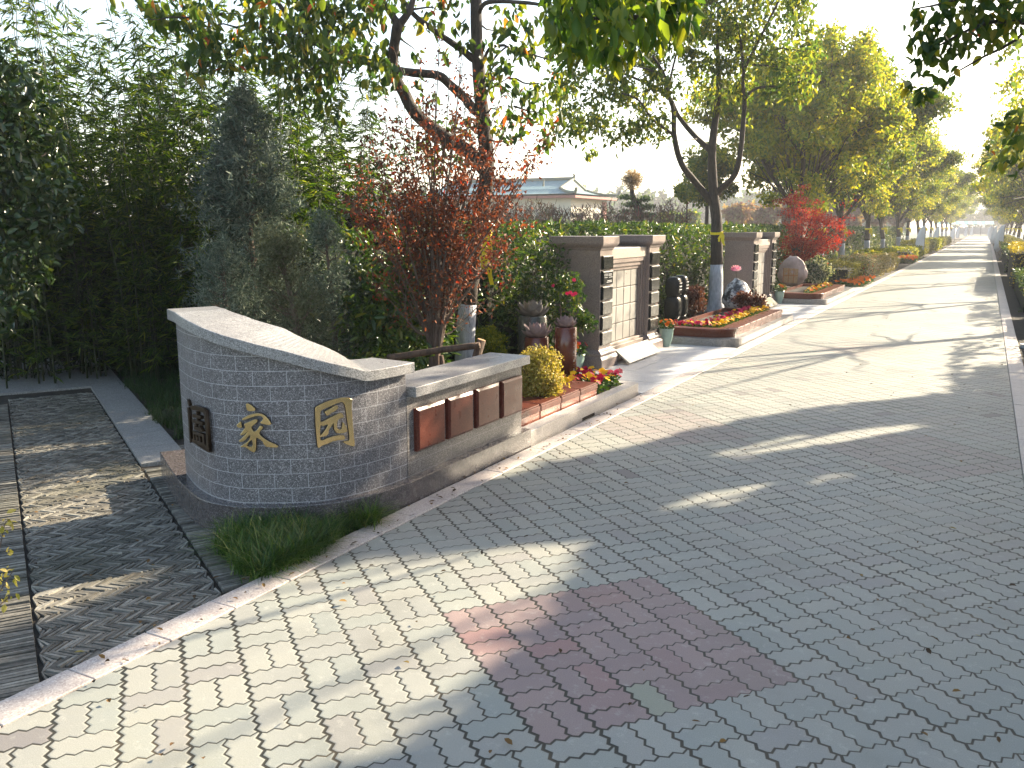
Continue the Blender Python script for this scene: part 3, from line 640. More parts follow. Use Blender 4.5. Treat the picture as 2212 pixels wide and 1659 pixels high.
# ================================================================= NICHE WALLS
def niche_wall(x, y, label, marks):
    """front face plane x, near edge y"""
    t = thing('niche_wall', label, 'memorial wall', (x - .25, y + 1., 0))
    L = 2.0; dp = .55; pwid = .36
    def part(name, m, fn, bevel=.004):
        b = MB(); fn(b); return loc_parent(b.build(name, m, bevel=bevel), t)
    for (a, c) in ((y, y + pwid), (y + L - .38, y + L)):
        def f(b): b.box(x - dp, x, a, c, .21, 1.345)
        pl = part('pillar', M_BEIGE if False else M_BROWN, f)
        def f(b):
            prof = [(.0, 1.345), (.012, 1.352), (.016, 1.372), (.03, 1.38), (.045, 1.392), (.056, 1.41), (.06, 1.425), (.06, 1.50)]
            n = len(prof); vs = []
            for e, z in prof: vs += [(x - dp - e, a - e, z), (x + e, a - e, z), (x + e, c + e, z), (x - dp - e, c + e, z)]
            b.add(vs, [(i * 4 + k, i * 4 + (k + 1) % 4, i * 4 + 4 + (k + 1) % 4, i * 4 + 4 + k) for i in range(n - 1) for k in range(4)] + [(3, 2, 1, 0), tuple(4 * n - 4 + k for k in range(4))])
        part('pillar_cap', M_BROWN, f, .003)
        def f(b):
            prof = [(.07, -.02), (.07, .115), (.062, .13), (.045, .15), (.05, .165), (.05, .182), (.03, .20), (.012, .21), (0, .225)]
            n = len(prof); vs = []
            for e, z in prof: vs += [(x - dp - e, a - e, z), (x + e, a - e, z), (x + e, c + e, z), (x - dp - e, c + e, z)]
            b.add(vs, [(i * 4 + k, i * 4 + (k + 1) % 4, i * 4 + 4 + (k + 1) % 4, i * 4 + 4 + k) for i in range(n - 1) for k in range(4)] + [(3, 2, 1, 0), tuple(4 * n - 4 + k for k in range(4))])
        part('pillar_base', M_BROWN, f, .003)
        for i in range(6):
            z1 = 1.285 - i * .172
            b = MB(); aa, cc, z0 = a + .03, c - .03, z1 - .152; e = .012
            vs = [(x, aa, z0), (x, cc, z0), (x, cc, z1), (x, aa, z1), (x + .022, aa, z0), (x + .022, cc, z0), (x + .022, cc, z1), (x + .022, aa, z1), (x + .03, aa + e, z0 + e), (x + .03, cc - e, z0 + e), (x + .03, cc - e, z1 - e), (x + .03, aa + e, z1 - e)]
            b.add(vs, [(0, 1, 5, 4), (1, 2, 6, 5), (2, 3, 7, 6), (3, 0, 4, 7), (4, 5, 9, 8), (5, 6, 10, 9), (6, 7, 11, 10), (7, 4, 8, 11), (8, 9, 10, 11)])
            pq = loc_parent(b.build('plaque', M_BLACK), t)
            if marks and i == 1 and a == y:             # small white inscription, too small in the photo to read
                b = MB(); r = random.Random(2)
                for k in range(6):
                    ya = aa + .03 + k * .034 + (.02 if k > 2 else 0)
                    for q in range(3): b.box(x + .0302, x + .0312, ya, ya + .022, z1 - .055 + q * .010, z1 - .051 + q * .010)
                    b.box(x + .0302, x + .0312, ya + .009, ya + .012, z1 - .055, z1 - .028)
                for k, (u0, u1) in enumerate([(.03, .12), (.16, .27)]): b.box(x + .0302, x + .0312, aa + u0, aa + u1, z1 - .074, z1 - .070)
                b.box(x + .0302, x + .0312, aa + .12, aa + .25, z1 - .112, z1 - .107); b.box(x + .0302, x + .0312, aa + .10, aa + .25, z1 - .128, z1 - .123)
                o = b.build('inscription', M_PW2); o.parent = pq
    ya, yc = y + pwid, y + L - .38
    def f(b): b.box(x - dp + .04, x - .12, ya, yc, .05, 1.36)
    part('back_panel', M_BROWN, f)
    def f(b): b.box(x - .1195, x - .035, ya + .002, yc - .002, 1.235, 1.358)
    part('lintel', M_BEIGE, f)
    def f(b):
        for d_, e0, e1 in ((.045, .0, .05), (.065, .05, .10), (.085, .10, .14)):
            b.box(x - .1195, x - d_, yc - e1, yc - e0 - .002, .235, 1.234 - e0); b.box(x - .1195, x - d_ - .001, ya + .002, yc - e1 - .001, 1.234 - e1, 1.233 - e0)
    part('niche_frame', M_BROWN, f, .002)
    cols = [0, .36, .575, .785, 1.0]; y0 = ya + .004; wd = yc - .145 - y0
    for i in range(4):
        zt = 1.090 - i * .215
        for j in range(4):
            b = MB(); b.box(x - .1195, x - .100, y0 + cols[j] * wd + .007, y0 + cols[j + 1] * wd - .007, zt - .203, zt)
            loc_parent(b.build('niche_tile', M_TILEM, bevel=.004), t)
    def f(b):
        b.box(x - dp - .01, x - .0, ya + .072, yc - .072, .0, .15); b.box(x - dp, x - .03, ya + .0705, yc - .0705, .151, .20); b.box(x - .115, x - .06, ya + .002, yc - .002, .201, .232)
    part('sill', M_BEIGE, f)
    # sloping pale inscription slab leaning on the sill
    b = MB(); ys0, ys1 = ya + .075, yc - .075; sl = [(x + .02, .165), (x + .20, .018), (x + .215, .03), (x + .035, .178)]
    n = 4; vs = [(px, ys0, pz) for px, pz in sl] + [(px, ys1, pz) for px, pz in sl]
    b.add(vs, [(0, 1, 2, 3), (7, 6, 5, 4)] + [(i, 4 + i, 4 + (i + 1) % 4, (i + 1) % 4) for i in range(4)])
    loc_parent(b.build('sloping_slab', M_SLAN, bevel=.002), t)
    return t
M_PW2 = simple('white_inscription', (.7, .7, .7), .6)
m_, t_, b_ = mat('engraved_cream_tile'); k = NT(t_); co = k.coord()
ink = k.ramp(k.noise(co, 22., 6., .8), [(.56, (0, 0, 0)), (.60, (1, 1, 1))]); msk = k.ramp(k.noise(co, 2.6, 2.), [(.5, (0, 0, 0)), (.58, (1, 1, 1))])
k.l(k.mix(k.m('MULTIPLY', k.m('MULTIPLY', ink, msk), .8), (.30, .285, .265), (.08, .065, .06)), b_.inputs['Base Color']); b_.inputs['Roughness'].default_value = .35
M_TILEM = m_
m_, t_, b_ = mat('cream_marble_slab'); k = NT(t_); co = k.coord()
k.l(k.ramp(k.noise(co, 6., 5., .7), [(.3, (.36, .31, .23)), (.5, (.50, .45, .36)), (.7, (.56, .52, .45))]), b_.inputs['Base Color']); b_.inputs['Roughness'].default_value = .12
M_SLAN = m_
niche_wall(-3.78, 9.05, 'near brown granite memorial wall with cream niche tiles, beside the lotus columns', True)
niche_wall(-3.90, 16.87, 'far brown granite memorial wall with cream niche tiles, behind the planter tree', False)

# ================================================================= STONE ORNAMENTS
def lotus(b, c, r, h, n=(8, 8, 6), seed=0):
    """open lotus flower: rings of cupped petals"""
    rr = random.Random(seed)
    for ring_, (cnt, t0, t1, ln, wd) in enumerate([(7, 1.50, .45, .80, .62), (7, 1.15, .12, .92, .60), (6, .75, -.12, .92, .56), (5, .40, -.30, .80, .50)]):
        for i in range(cnt):
            a = 2 * math.pi * (i + .5 * (ring_ % 2)) / cnt + rr.uniform(-.08, .08); L = h * ln * rr.uniform(.94, 1.06); W = L * wd
            nu, nv = 9, 5; rho, z = r * (.30 - .05 * ring_), 0.; cl_ = []
            for iu in range(nu):
                u = iu / (nu - 1); th = t0 + (t1 - t0) * u ** .9; cl_.append((u, rho, z, th)); rho += L / (nu - 1) * math.sin(th); z += L / (nu - 1) * math.cos(th)
            vs = []
            for side in (0, 1):
                for u, ro, zz, th in cl_:
                    wv = max(.0008, W * .5 * math.sin(math.pi * min(1, (u * .96 + .04)) ** .82) ** .75)
                    for iv in range(nv):
                        v = (iv / (nv - 1) - .5) * 2; cup = v * v * wv * .45 - side * .005
                        x = ro - cup * math.cos(th); z2 = zz + cup * math.sin(th)
                        vs.append((c[0] + x * math.cos(a) - v * wv * math.sin(a), c[1] + x * math.sin(a) + v * wv * math.cos(a), c[2] + z2))
            fs = [(iu * nv + iv, iu * nv + iv + 1, (iu + 1) * nv + iv + 1, (iu + 1) * nv + iv) for iu in range(nu - 1) for iv in range(nv - 1)]
            k_ = nu * nv; fs += [tuple(k_ + q for q in f[::-1]) for f in fs]
            b.add(vs, fs)
    b.lathe([(r * .32, -.004), (r * .36, .01), (r * .34, h * .22), (r * .1, h * .3)], c, 16)
M_LOT1 = simple('grey_brown_stone', (.17, .155, .145), .6, .2, 30, bump=.2)
M_LOT2 = simple('mauve_stone', (.30, .22, .22), .6, .2, 30, bump=.2)
M_DCOL = granite('dark_green_granite', (.055, .06, .055), (.03, .03, .03), (.13, .14, .13), 300, .16, spec=.7, bumps=.02)
M_RUST = granite('polished_red_column', (.13, .035, .022), (.08, .022, .016), (.2, .06, .035), 300, .2, spec=.7, bumps=.02)
def lotus_column(x, y, r, h, lr, lh, m, ml, label, marks=0, z0=.08):
    t = thing('lotus_column', label, 'stone column', (x, y, z0), group='stone columns carrying lotus flowers')
    b = MB(); b.lathe([(r, z0), (r, h - .006), (r - .006, h)], (x, y, 0), 40); o = loc_parent(b.build('column', m, smooth=False), t)
    for p in o.data.polygons: p.use_smooth = len(p.vertices) == 4
    b = MB(); lotus(b, (x, y, h), lr, lh, seed=int(x * 100)); loc_parent(b.build('lotus_flower', ml, smooth=True), t)
    if marks:
        b = MB()
        for i in range(marks):                            # gilt writing running down the column, a few pixels wide in the photo
            z = h - .055 - i * .043
            for q in range(3 if i % 2 == 0 else 1):
                for a0 in (-.36, -.30, -.24):
                    a_ = a0 - .02; a2 = a0 + .03
                    zq = z - q * .008
                    b.add([(x + (r + .001) * math.cos(e), y + (r + .001) * math.sin(e), zz) for e, zz in ((a_, zq - .003), (a2, zq - .003), (a2, zq), (a_, zq))], [(0, 1, 2, 3)])
        loc_parent(b.build('inscription', M_PW2), t)
p = gp(1227, 812, .08); lotus_column(-3.53, 7.62, .108, .65, .115, .125, M_RUST, M_LOT2, 'tall red polished column with a mauve lotus on top, in front of the memorial wall', 12)
a = at(1159, 760, 8.45); lotus_column(a[0], a[1], .12, at(1159, 727, 8.45)[2], .135, .17, M_RUST, M_LOT2, 'shorter red polished column with a small mauve lotus, behind the yellow bush')
a = at(1150, 720, 9.0); lotus_column(a[0], a[1], .155, at(1150, 681, 9.0)[2], .20, .19, M_DCOL, M_LOT1, 'dark grey column with the largest lotus, farthest back of the three')

# glossy black rounded monument made of stacked pillows
def superell(b, c, hx, hy, hz, n=20, m_=12, e=.45, top=1.):
    vs = []
    f = lambda w_, q: math.copysign(abs(math.cos(w_)) ** q, math.cos(w_)); g = lambda w_, q: math.copysign(abs(math.sin(w_)) ** q, math.sin(w_))
    for i in range(m_ + 1):
        ph = -math.pi / 2 + math.pi * i / m_
        for k_ in range(n):
            th = 2 * math.pi * k_ / n
            vs.append((c[0] + hx * f(ph, .55) * f(th, e), c[1] + hy * f(ph, .55) * g(th, e), c[2] + hz * g(ph, .6)))
    b.add(vs, [(i * n + k_, i * n + (k_ + 1) % n, (i + 1) * n + (k_ + 1) % n, (i + 1) * n + k_) for i in range(m_) for k_ in range(n)])
t = thing('black_monument', 'glossy black monument of rounded stacked stones, just past the near memorial wall', 'monument', (-4.25, 13.3, .1))
for (yy, hh) in ((13.15, .0), (13.50, .01)):
    b = MB(); superell(b, (-4.25, yy, .35 + hh), .13, .145, .20, e=.7); superell(b, (-4.25, yy, .68 + hh), .12, .135, .165, e=.7); o = loc_parent(b.build('stone_lobe', M_BLACK, smooth=True), t)
    b = MB()
    for i in range(3): b.box(-4.134, -4.129, yy - .06, yy + .06, .74 - i * .05, .75 - i * .05)
    q = b.build('inscription', M_PW2); q.parent = o
b = MB(); b.box(-4.5, -4.0, 12.82, 13.78, .103, .16); loc_parent(b.build('plinth', M_BLACK, bevel=.01), t)

# boulders
def boulder(name, label, cat, c, hx, hy, hz, m, seed, lean=0.):
    t = thing(name, label, cat, c); b = MB(); n, m2 = 36, 22; vs = []
    for i in range(m2 + 1):
        ph = -math.pi / 2 + math.pi * i / m2
        for k_ in range(n):
            th = 2 * math.pi * k_ / n; s1, s2 = math.sin(ph), math.cos(ph)
            wz = 1.06 - .20 * max(0, s1 + .35)
            d = Vector((math.cos(th) * s2, math.sin(th) * s2, s1)); q = 1 + .12 * noise.noise(d * 2.2 + Vector((seed, 0, 0))) + .05 * noise.noise(d * 6 + Vector((seed, 3, 0)))
            vs.append((c[0] + d.x * hx * q * wz, c[1] + d.y * hy * q * wz, c[2] + hz + d.z * hz * q))
    b.add(vs, [(i * n + k_, i * n + (k_ + 1) % n, (i + 1) * n + (k_ + 1) % n, (i + 1) * n + k_) for i in range(m2) for k_ in range(n)])
    return t, loc_parent(b.build('stone', m, smooth=True), t)
M_PINKROCK = simple('pink_boulder_stone', (.46, .32, .28), .5, .35, 6, bump=.8, bscale=14)
M_CARVE = simple('carved_tan_panel', (.50, .30, .17), .5, .25, 25); M_ORANGE = simple('carved_orange_line', (.45, .15, .04), .6)
rc = at(1711, 600, 21.0)
t, st = boulder('inscribed_boulder', 'pale pink upright boulder carved with an orange grid, in the far planter', 'boulder', (rc[0], rc[1], .2), .34, .13, .36, M_PINKROCK, 4.)
# its face looks down the road at the camera side
fa = math.radians(-62)
for ch in (st,): pass
b = MB(); fx, fy = math.sin(R(28)), -math.cos(R(28))
def face_pt(u_, z_, d_): return (rc[0] + u_ * 1.0 + 0, rc[1] - .125 - d_, z_)
b = MB(); b.add([face_pt(-.19, .30, .004), face_pt(.15, .28, .004), face_pt(.16, .62, .0), face_pt(-.17, .64, .0)], [(0, 1, 2, 3)]); loc_parent(b.build('carved_panel', M_CARVE), t)
b = MB()
for u_ in (-.19, -.07, .05): b.add([face_pt(u_, .29, .008), face_pt(u_ + .014, .29, .008), face_pt(u_ + .016, .635, .006), face_pt(u_ + .002, .635, .006)], [(0, 1, 2, 3)])
b.add([face_pt(-.18, .455, .009), face_pt(.155, .455, .009), face_pt(.155, .469, .009), face_pt(-.18, .469, .009)], [(0, 1, 2, 3)])
loc_parent(b.build('grid_lines', M_ORANGE), t)
m_, t_, b_ = mat('mottled_white_black_rock'); k = NT(t_); co = k.coord()
k.l(k.ramp(k.noise(co, 9., 4., .7), [(.42, (.03, .03, .035)), (.5, (.30, .30, .32)), (.56, (.72, .71, .70))]), b_.inputs['Base Color']); b_.inputs['Roughness'].default_value = .35; k.l(k.bump(k.noise(co, 12., 4.), .8, .03), b_.inputs['Normal'])
rc2 = at(1592, 660, 15.4); boulder('mottled_boulder', 'small black and white mottled rock behind the planter tree', 'boulder', (rc2[0], rc2[1], .1), .26, .24, .30, m_, 9.)

# ================================================================= FLOWERS AND SHRUBS
def flower_geo(c, r, nrm_, np_=5, rr=None):
    """flat five-petalled bloom, returns V, Q"""
    nrm_ = nrm_ / np.linalg.norm(nrm_); a = np.cross(nrm_, [.3, .2, 1.]); a /= np.linalg.norm(a) + 1e-9; bb_ = np.cross(nrm_, a)
    V = []; Q = []
    for i in range(np_):
        q = 2 * math.pi * i / np_ + rr.uniform(-.2, .2); d = a * math.cos(q) + bb_ * math.sin(q); s = -a * math.sin(q) + bb_ * math.cos(q)
        k_ = len(V); V += [c, c + d * r * .6 + s * r * .45 + nrm_ * r * .18, c + d * r * 1.0 + nrm_ * r * .05, c + d * r * .6 - s * r * .45 + nrm_ * r * .18]; Q.append([k_, k_ + 1, k_ + 2, k_ + 3])
    return V, Q
def pansy_mesh(mpetal, seed, nb=4, h=.07, r=.024, leafm=None, spread=.055, nl=46):
    r_ = random.Random(seed); g = np.random.default_rng(seed)
    P = ball((0, 0, h * .35), (spread, spread, h * .5), nl, .5, g); P[:, 2] = np.abs(P[:, 2])
    V, Q = leaves(P, nrm(P - [0, 0, h * .2] + .02 * g.normal(size=P.shape)), rdir(nl, -.9, g), .032, .018)
    V = list(V); Q = list(Q); mi = [0] * len(Q)
    for i in range(nb):
        c = np.array([r_.uniform(-1, 1) * spread, r_.uniform(-1, 1) * spread, h * r_.uniform(.85, 1.25)])
        n_ = np.array([r_.uniform(-.2, .8), r_.uniform(-1., .2), r_.uniform(.5, 1.1)])
        for s_ in (1., .62):
            v, q = flower_geo(c + np.array([0, 0, .002 / s_]), r * s_ * r_.uniform(.9, 1.15), n_, 5, r_); k_ = len(V); V += v; Q += [[k_ + x for x in f] for f in q]; mi += [1] * len(q)
    return np_mesh('pansy_plant', np.array(V), np.array(Q), [leafm or M_GRNLEAF, mpetal], mi)
M_GRNLEAF = leaf_mat('flower_plant_leaf', [(0, (.02, .06, .012)), (.6, (.05, .12, .02)), (1, (.14, .20, .03))], .3, .5)
PM = {c: [pansy_mesh(m, 10 * i + j) for j in range(3)] for i, (c, m) in enumerate([('yellow', M_PY), ('crimson', M_PR), ('orange', M_PO), ('magenta', M_PP)])}
def pansy(x, y, z, c, lab, grp, s=1.):
    o = link('pansy_plant', rnd.choice(PM[c])); o.location = (x, y, z); o.rotation_euler = (0, 0, rnd.uniform(-.5, .5)); o.scale = (s,) * 3
    return tag(o, lab, 'flower', grp)
G1 = 'pansies in the first planter'
for i in range(13):
    y = 5.78 + i * .135
    if y < 7.5: pansy(-3.29 - rnd.uniform(0, .05), y, .10, 'yellow' if i % 3 else 'crimson', ('yellow' if i % 3 else 'crimson') + ' pansies in the row behind the red granite boxes', G1, 1.4)
for i in range(12):
    y = 5.7 + i * .15; c = 'crimson' if i % 2 else 'yellow'
    pansy(-3.42 - rnd.uniform(0, .06), y, .10, c, c + ' pansies in the row behind the red granite boxes', G1, 1.4)
for i, (x, y, c) in enumerate([(-3.06, 7.2, 'yellow'), (-3.15, 7.3, 'yellow'), (-3.1, 7.42, 'crimson'), (-3.22, 7.4, 'yellow'), (-3.06, 7.52, 'yellow'), (-3.18, 7.55, 'magenta'), (-3.30, 7.42, 'yellow'), (-3.3, 7.62, 'crimson'), (-3.06, 7.66, 'crimson'), (-3.2, 7.7, 'yellow'),
                              (-3.4, 7.75, 'crimson'), (-3.42, 7.6, 'yellow'), (-3.05, 7.3, 'crimson'), (-3.54, 7.75, 'crimson'), (-3.36, 7.28, 'magenta'), (-3.3, 7.74, 'yellow'), (-3.12, 7.74, 'magenta')]):
    pansy(x, y, .11, c, c + ' pansies crowded at the far end of the first planter', G1, 1.45)
G2 = 'pansies in the second planter'
for i in range(24):
    y = 11.98 + i * .135
    pansy(-3.25, y, .17, 'yellow', 'yellow pansies in the front row beside the planter tree', G2, 1.3)
for i in range(30):
    c = ['crimson', 'magenta', 'crimson', 'crimson', 'yellow'][i % 5]
    pansy(-3.37 - (i % 2) * .10, 12.02 + i * .105, .165, c, c + ' pansies behind the front row in the second planter', G2, 1.35)
for i in range(12):
    c = ['yellow', 'magenta', 'crimson'][i % 3]
    pansy(-3.40 - i * .043, 12.0 + (i % 2) * .08, .165, c, c + ' pansies along the near end of the second planter', G2, 1.3)
G3 = 'pansies in the third planter'
for i in range(16):
    c = 'yellow' if i % 4 else 'orange'
    pansy(-3.28 - (i % 2) * .05, 19.4 + i * .19, .17, c, c + ' pansies along the edge of the third planter', G3, 1.4)
G4 = 'orange marigolds past the third planter'
for i in range(34): pansy(-2.98 - (i % 4) * .16 - rnd.uniform(0, .08), 25.2 + i * .10, -.02, 'orange', 'orange marigolds growing on the ground beyond the third planter', G4, 1.9)

def pot(c, r, h, label, cols, nb=12, seed=1, fr=.14):
    t = thing('flower_pot', label, 'flower pot', c, group='celadon pots of orange flowers')
    b = MB(); b.lathe([(r * .55, 0), (r * .62, .008), (r * .60, .02), (r * .82, h * .35), (r * .98, h * .7), (r * .98, h * .86), (r * 1.08, h * .93), (r * 1.08, h), (r * .95, h), (r * .92, h * .85), (.0, h * .84)], c, 32)
    loc_parent(b.build('pot', M_CELADON, smooth=True), t)
    g = np.random.default_rng(seed); rr = random.Random(seed)
    cc = np.array([c[0], c[1], c[2] + h + fr * .35]); P = ball(cc, (fr, fr, fr * .62), 170, .5, g); P = P[P[:, 2] > c[2] + h * .9]
    V, Q = leaves(P, nrm(P - cc + .05 * g.normal(size=P.shape)), rdir(len(P), -.8, g), .045, .022)
    V = list(V); Q = list(Q); mi = [0] * len(Q)
    for i in range(nb):
        d = nrm(np.array([rr.uniform(-.5, 1), rr.uniform(-1, .4), rr.uniform(.1, 1)])); p = cc + d * np.array([fr, fr, fr * .62]) * 1.0
        for s_ in (1, .6):
            v, q = flower_geo(p + d * .004 / s_, .032 * s_, d, 6, rr); k_ = len(V); V += v; Q += [[k_ + x for x in f] for f in q]; mi += [1 + i % len(cols)] * len(q)
    loc_parent(link('flowers', np_mesh('flowers', np.array(V), np.array(Q), [M_GRNLEAF] + cols, mi)), t)
pc = at(1270, 800, 9.0); pot((-3.98, 8.83, .0), .115, .20, 'celadon pot of orange and pink flowers in front of the near memorial wall', [M_PO, M_PO, M_PR], 16, 3, .15)
pot((-3.72, 11.27, .006), .095, .25, 'celadon pot of orange flowers between the near memorial wall and the second planter', [M_PO], 8, 5, .12)
pot((-3.78, 19.0 - .12, .006), .10, .27, 'celadon pot of orange flowers beyond the far memorial wall', [M_PO], 9, 6, .14)

def shrub(name, label, cat, c, rad, n, L, W, m, seed, group=None, shell=.75, stems=True, lumps=18, down=.2):
    """rounded bush: leaves in lumps over its volume"""
    t = thing(name, label, cat, (c[0], c[1], max(0, c[2] - rad[2])), group=group); g = np.random.default_rng(seed)
    C = ball(c, np.array(rad) * .82, lumps, .25, g); cl = [(q, np.array(rad) * g.uniform(.22, .38), n // lumps) for q in C] + [(c, np.array(rad) * .85, n // 3)]
    V, Q = cloud(cl, L, W, down, seed)
    loc_parent(link('foliage', np_mesh('foliage', V, Q, m)), t)
    if stems:
        b = MB()
        for i in range(7):
            q = g.normal(size=3); q[2] = 0; q /= np.linalg.norm(q)
            b.tube([(c[0] + q[0] * .02, c[1] + q[1] * .02, max(-.05, c[2] - rad[2] - .1)), (c[0] + q[0] * rad[0] * .3, c[1] + q[1] * rad[1] * .3, c[2] - rad[2] * .2), (c[0] + q[0] * rad[0] * .6, c[1] + q[1] * rad[1] * .6, c[2] + rad[2] * .4)], [.012, .008, .003], 5)
        loc_parent(b.build('stems', M_TWIG), t)
    return t
c = at(1163, 815, 7.15); shrub('round_bush', 'small rounded golden bush in the first planter beside the low wall', 'bush', c, (.25, .25, .26), 8500, .022, .013, M_YELSH, 3, lumps=60)
c = at(1050, 752, 9.6); shrub('round_bush', 'rounded yellow-green bush behind the white painted trunk', 'bush', c, (.30, .30, .27), 4200, .028, .016, M_GRNSH, 4)
# camellia with pink blooms round the lotus columns
c = at(1225, 640, 9.3)
t = thing('camellia_bush', 'loose dark green camellia with pink blooms between the lotus columns and the memorial wall', 'bush', (c[0], c[1], 0)); g = np.random.default_rng(11)
cl = [(at(u, v, d), r, n) for u, v, d, r, n in [(1190, 560, 9.9, .22, 260), (1130, 610, 9.9, .25, 300), (1160, 650, 9.8, .22, 260), (1210, 610, 9.5, .2, 320), (1235, 640, 9.3, .16, 260), (1255, 690, 9.1, .13, 200), (1270, 700, 9.0, .10, 120), (1200, 680, 9.7, .2, 250), (1245, 610, 9.4, .09, 80), (1100, 670, 10.0, .2, 200), (1215, 740, 9.5, .2, 250), (1180, 790, 9.6, .22, 250), (1090, 560, 10.2, .3, 320), (1130, 520, 10.3, .25, 250)]]
V, Q = cloud(cl, .05, .024, .2, 12); V = list(V); Q = list(Q); mi = [0] * len(Q); rr = random.Random(2)
for u, v, d in [(1232, 632, 9.1), (1243, 634, 9.08), (1237, 637, 9.05), (1225, 634, 9.1), (1195, 617, 9.4), (1240, 605, 9.2)]:
    p = at(u, v, d)
    for s_ in (1, .7):
        v_, q_ = flower_geo(p, .024 * s_, np.array([.5, -.8, .4 + .2 * s_]), 6, rr); k_ = len(V); V += v_; Q += [[k_ + x for x in f] for f in q_]; mi += [1] * len(q_)
loc_parent(link('foliage', np_mesh('foliage', np.array(V), np.array(Q), [M_HEDGE, M_PP], mi)), t)
b = MB()
for u, v, d in [(1190, 560, 9.9), (1130, 610, 9.9), (1235, 640, 9.3), (1260, 690, 9.1), (1100, 670, 10.)]:
    p = at(u, v, d); b.tube([(c[0], c[1], -.05), (c[0] * .6 + p[0] * .4, c[1] * .6 + p[1] * .4, p[2] * .6), p], [.014, .009, .003], 5)
loc_parent(b.build('stems', M_TWIG), t)
# glossy shrub with red berries behind the low wall, left of the maple
t = thing('glossy_shrub', 'glossy pointed-leaf shrub with a few red leaves between the cypress and the maple', 'bush', tuple(at(870, 790, 8.)[:2]) + (0,))
cl = [(at(u, v, 8. + rnd.uniform(-.4, .6)), .20, 120) for u in range(770, 965, 34) for v in range(590, 800, 34)]
V, Q = cloud(cl, .085, .03, .1, 21); loc_parent(link('foliage', np_mesh('foliage', V, Q, M_HEDGE)), t)
cl = [(at(u, v, 7.7), .16, 10) for u, v in [(830, 620), (860, 660), (880, 700), (820, 680), (900, 640)]]
V, Q = cloud(cl, .035, .02, .1, 22); loc_parent(link('red_leaves', np_mesh('red_leaves', V, Q, M_REDMAPLE)), t)

# artificial lotus on a thin stem, beside the far memorial wall
t = thing('pink_lotus_bloom', 'pink and white lotus bloom on a thin stem, left of the far memorial wall', 'flower', (-4.15, 16.5, 0)); p = at(1590, 577, 16.3); g_ = gp(1600, 660, .0)
b = MB(); b.tube([(p[0] + .06, p[1], .1), (p[0] + .05, p[1], .45), (p[0] + .0, p[1], p[2] - .05)], [.006, .005, .005], 6); loc_parent(b.build('stem', M_CULM), t)
b = MB(); lotus(b, (p[0], p[1], p[2] - .07), .085, .12, (6, 6, 5), 5); loc_parent(b.build('flower_head', petal('pink_white_petal', (.85, .72, .78), (.75, .2, .5)), smooth=True), t)
# purple and white-leaved bushes in the second planter
c = at(1492, 668, 14.6); shrub('purple_bush', 'dark purple-leaved bush left of the planter tree', 'bush', (c[0], c[1], .40), (.34, .34, .28), 2600, .04, .024, M_PURSH, 31)
c = at(1608, 668, 14.9); shrub('purple_bush', 'purple-leaved bush right of the planter tree beside the mottled rock', 'bush', (c[0] + .1, c[1], .34), (.30, .30, .22), 1800, .04, .024, M_PURSH, 32)

# ---------------------------------------------------------------- hedges
def hedge(name, label, x0, x1, y0, y1, h, dens, L, W, m, seed, group=None, z0=0., rise=None):
    g = np.random.default_rng(seed); t = thing(name, label, 'hedge', ((x0 + x1) / 2, y0, z0), group=group)
    P = []
    A = lambda n: g.random(int(n))
    ly, lx = y1 - y0, x1 - x0
    n1 = dens * ly * h; n2 = dens * ly * lx; n3 = dens * lx * h
    def sl(n, f): q = A(n); return f(q, n)
    dpt = lambda n: g.exponential(.07, int(n)) - .05
    a = np.stack([x1 - dpt(n1), y0 + A(n1) * ly, z0 + A(n1) * h], 1); b_ = np.stack([x0 + A(n2) * lx, y0 + A(n2) * ly, z0 + h - dpt(n2)], 1); c_ = np.stack([x0 + A(n3) * lx, y0 + dpt(n3), z0 + A(n3) * h], 1)
    P = np.concatenate([a, b_, c_])
    bump = np.array([noise.noise(Vector((p[0] * 1.3, p[1] * 1.3, p[2] * 1.3 + seed))) for p in P])
    P[:len(a), 0] += bump[:len(a)] * .16; P[len(a):, 2] += bump[len(a):] * .10
    n = len(P); D = rdir(n, -.3, g); V, Q = leaves(P, D, rdir(n, -.4, g), L * (1 + .25 * g.normal(size=n).clip(-1, 1.5)), W)
    loc_parent(link('foliage', np_mesh('foliage', V, Q, m)), t)
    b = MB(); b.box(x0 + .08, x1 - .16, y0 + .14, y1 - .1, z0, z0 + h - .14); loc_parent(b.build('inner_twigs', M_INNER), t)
    return t
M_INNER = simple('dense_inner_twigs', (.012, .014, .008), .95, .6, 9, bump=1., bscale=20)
hedge('tall_hedge', 'tall clipped laurel hedge behind the near memorial wall and lotus columns', -5.9, -4.9, 8.6, 16.8, 1.58, 430, .085, .034, M_HEDGE, 3)
hedge('tall_hedge', 'tall clipped hedge running on behind the far memorial wall', -6.0, -5.0, 16.9, 27., 1.56, 330, .09, .038, M_HEDGE, 4)
hedge('tall_hedge', 'distant stretch of tall hedge with pale leaves behind the row of trees', -6.8, -5.9, 27.5, 75., 1.5, 90, .15, .07, leaf_mat('pale_hedge_leaf', [(0, (.04, .09, .03)), (.6, (.09, .15, .05)), (1, (.32, .34, .24))], .3, .4, .5), 5)
hedge('tall_hedge', 'dark end of the tall hedge behind the maple and the glossy shrub', -6.9, -5.7, 6.7, 8.5, 1.5, 430, .085, .034, M_HEDGE, 6)
hedge('tall_hedge', 'unseen hedge added on the right, near stretch, to darken plaque reflections', 4.4, 5.6, 3.0, 30., 2.3, 60, .15, .08, M_HEDGE, 7)  # unseen, added to darken the reflections in the black plaques
hedge('tall_hedge', 'unseen hedge added on the right, far stretch, to darken plaque reflections', 4.4, 5.6, 30.4, 75., 2.2, 40, .2, .1, M_HEDGE, 8)
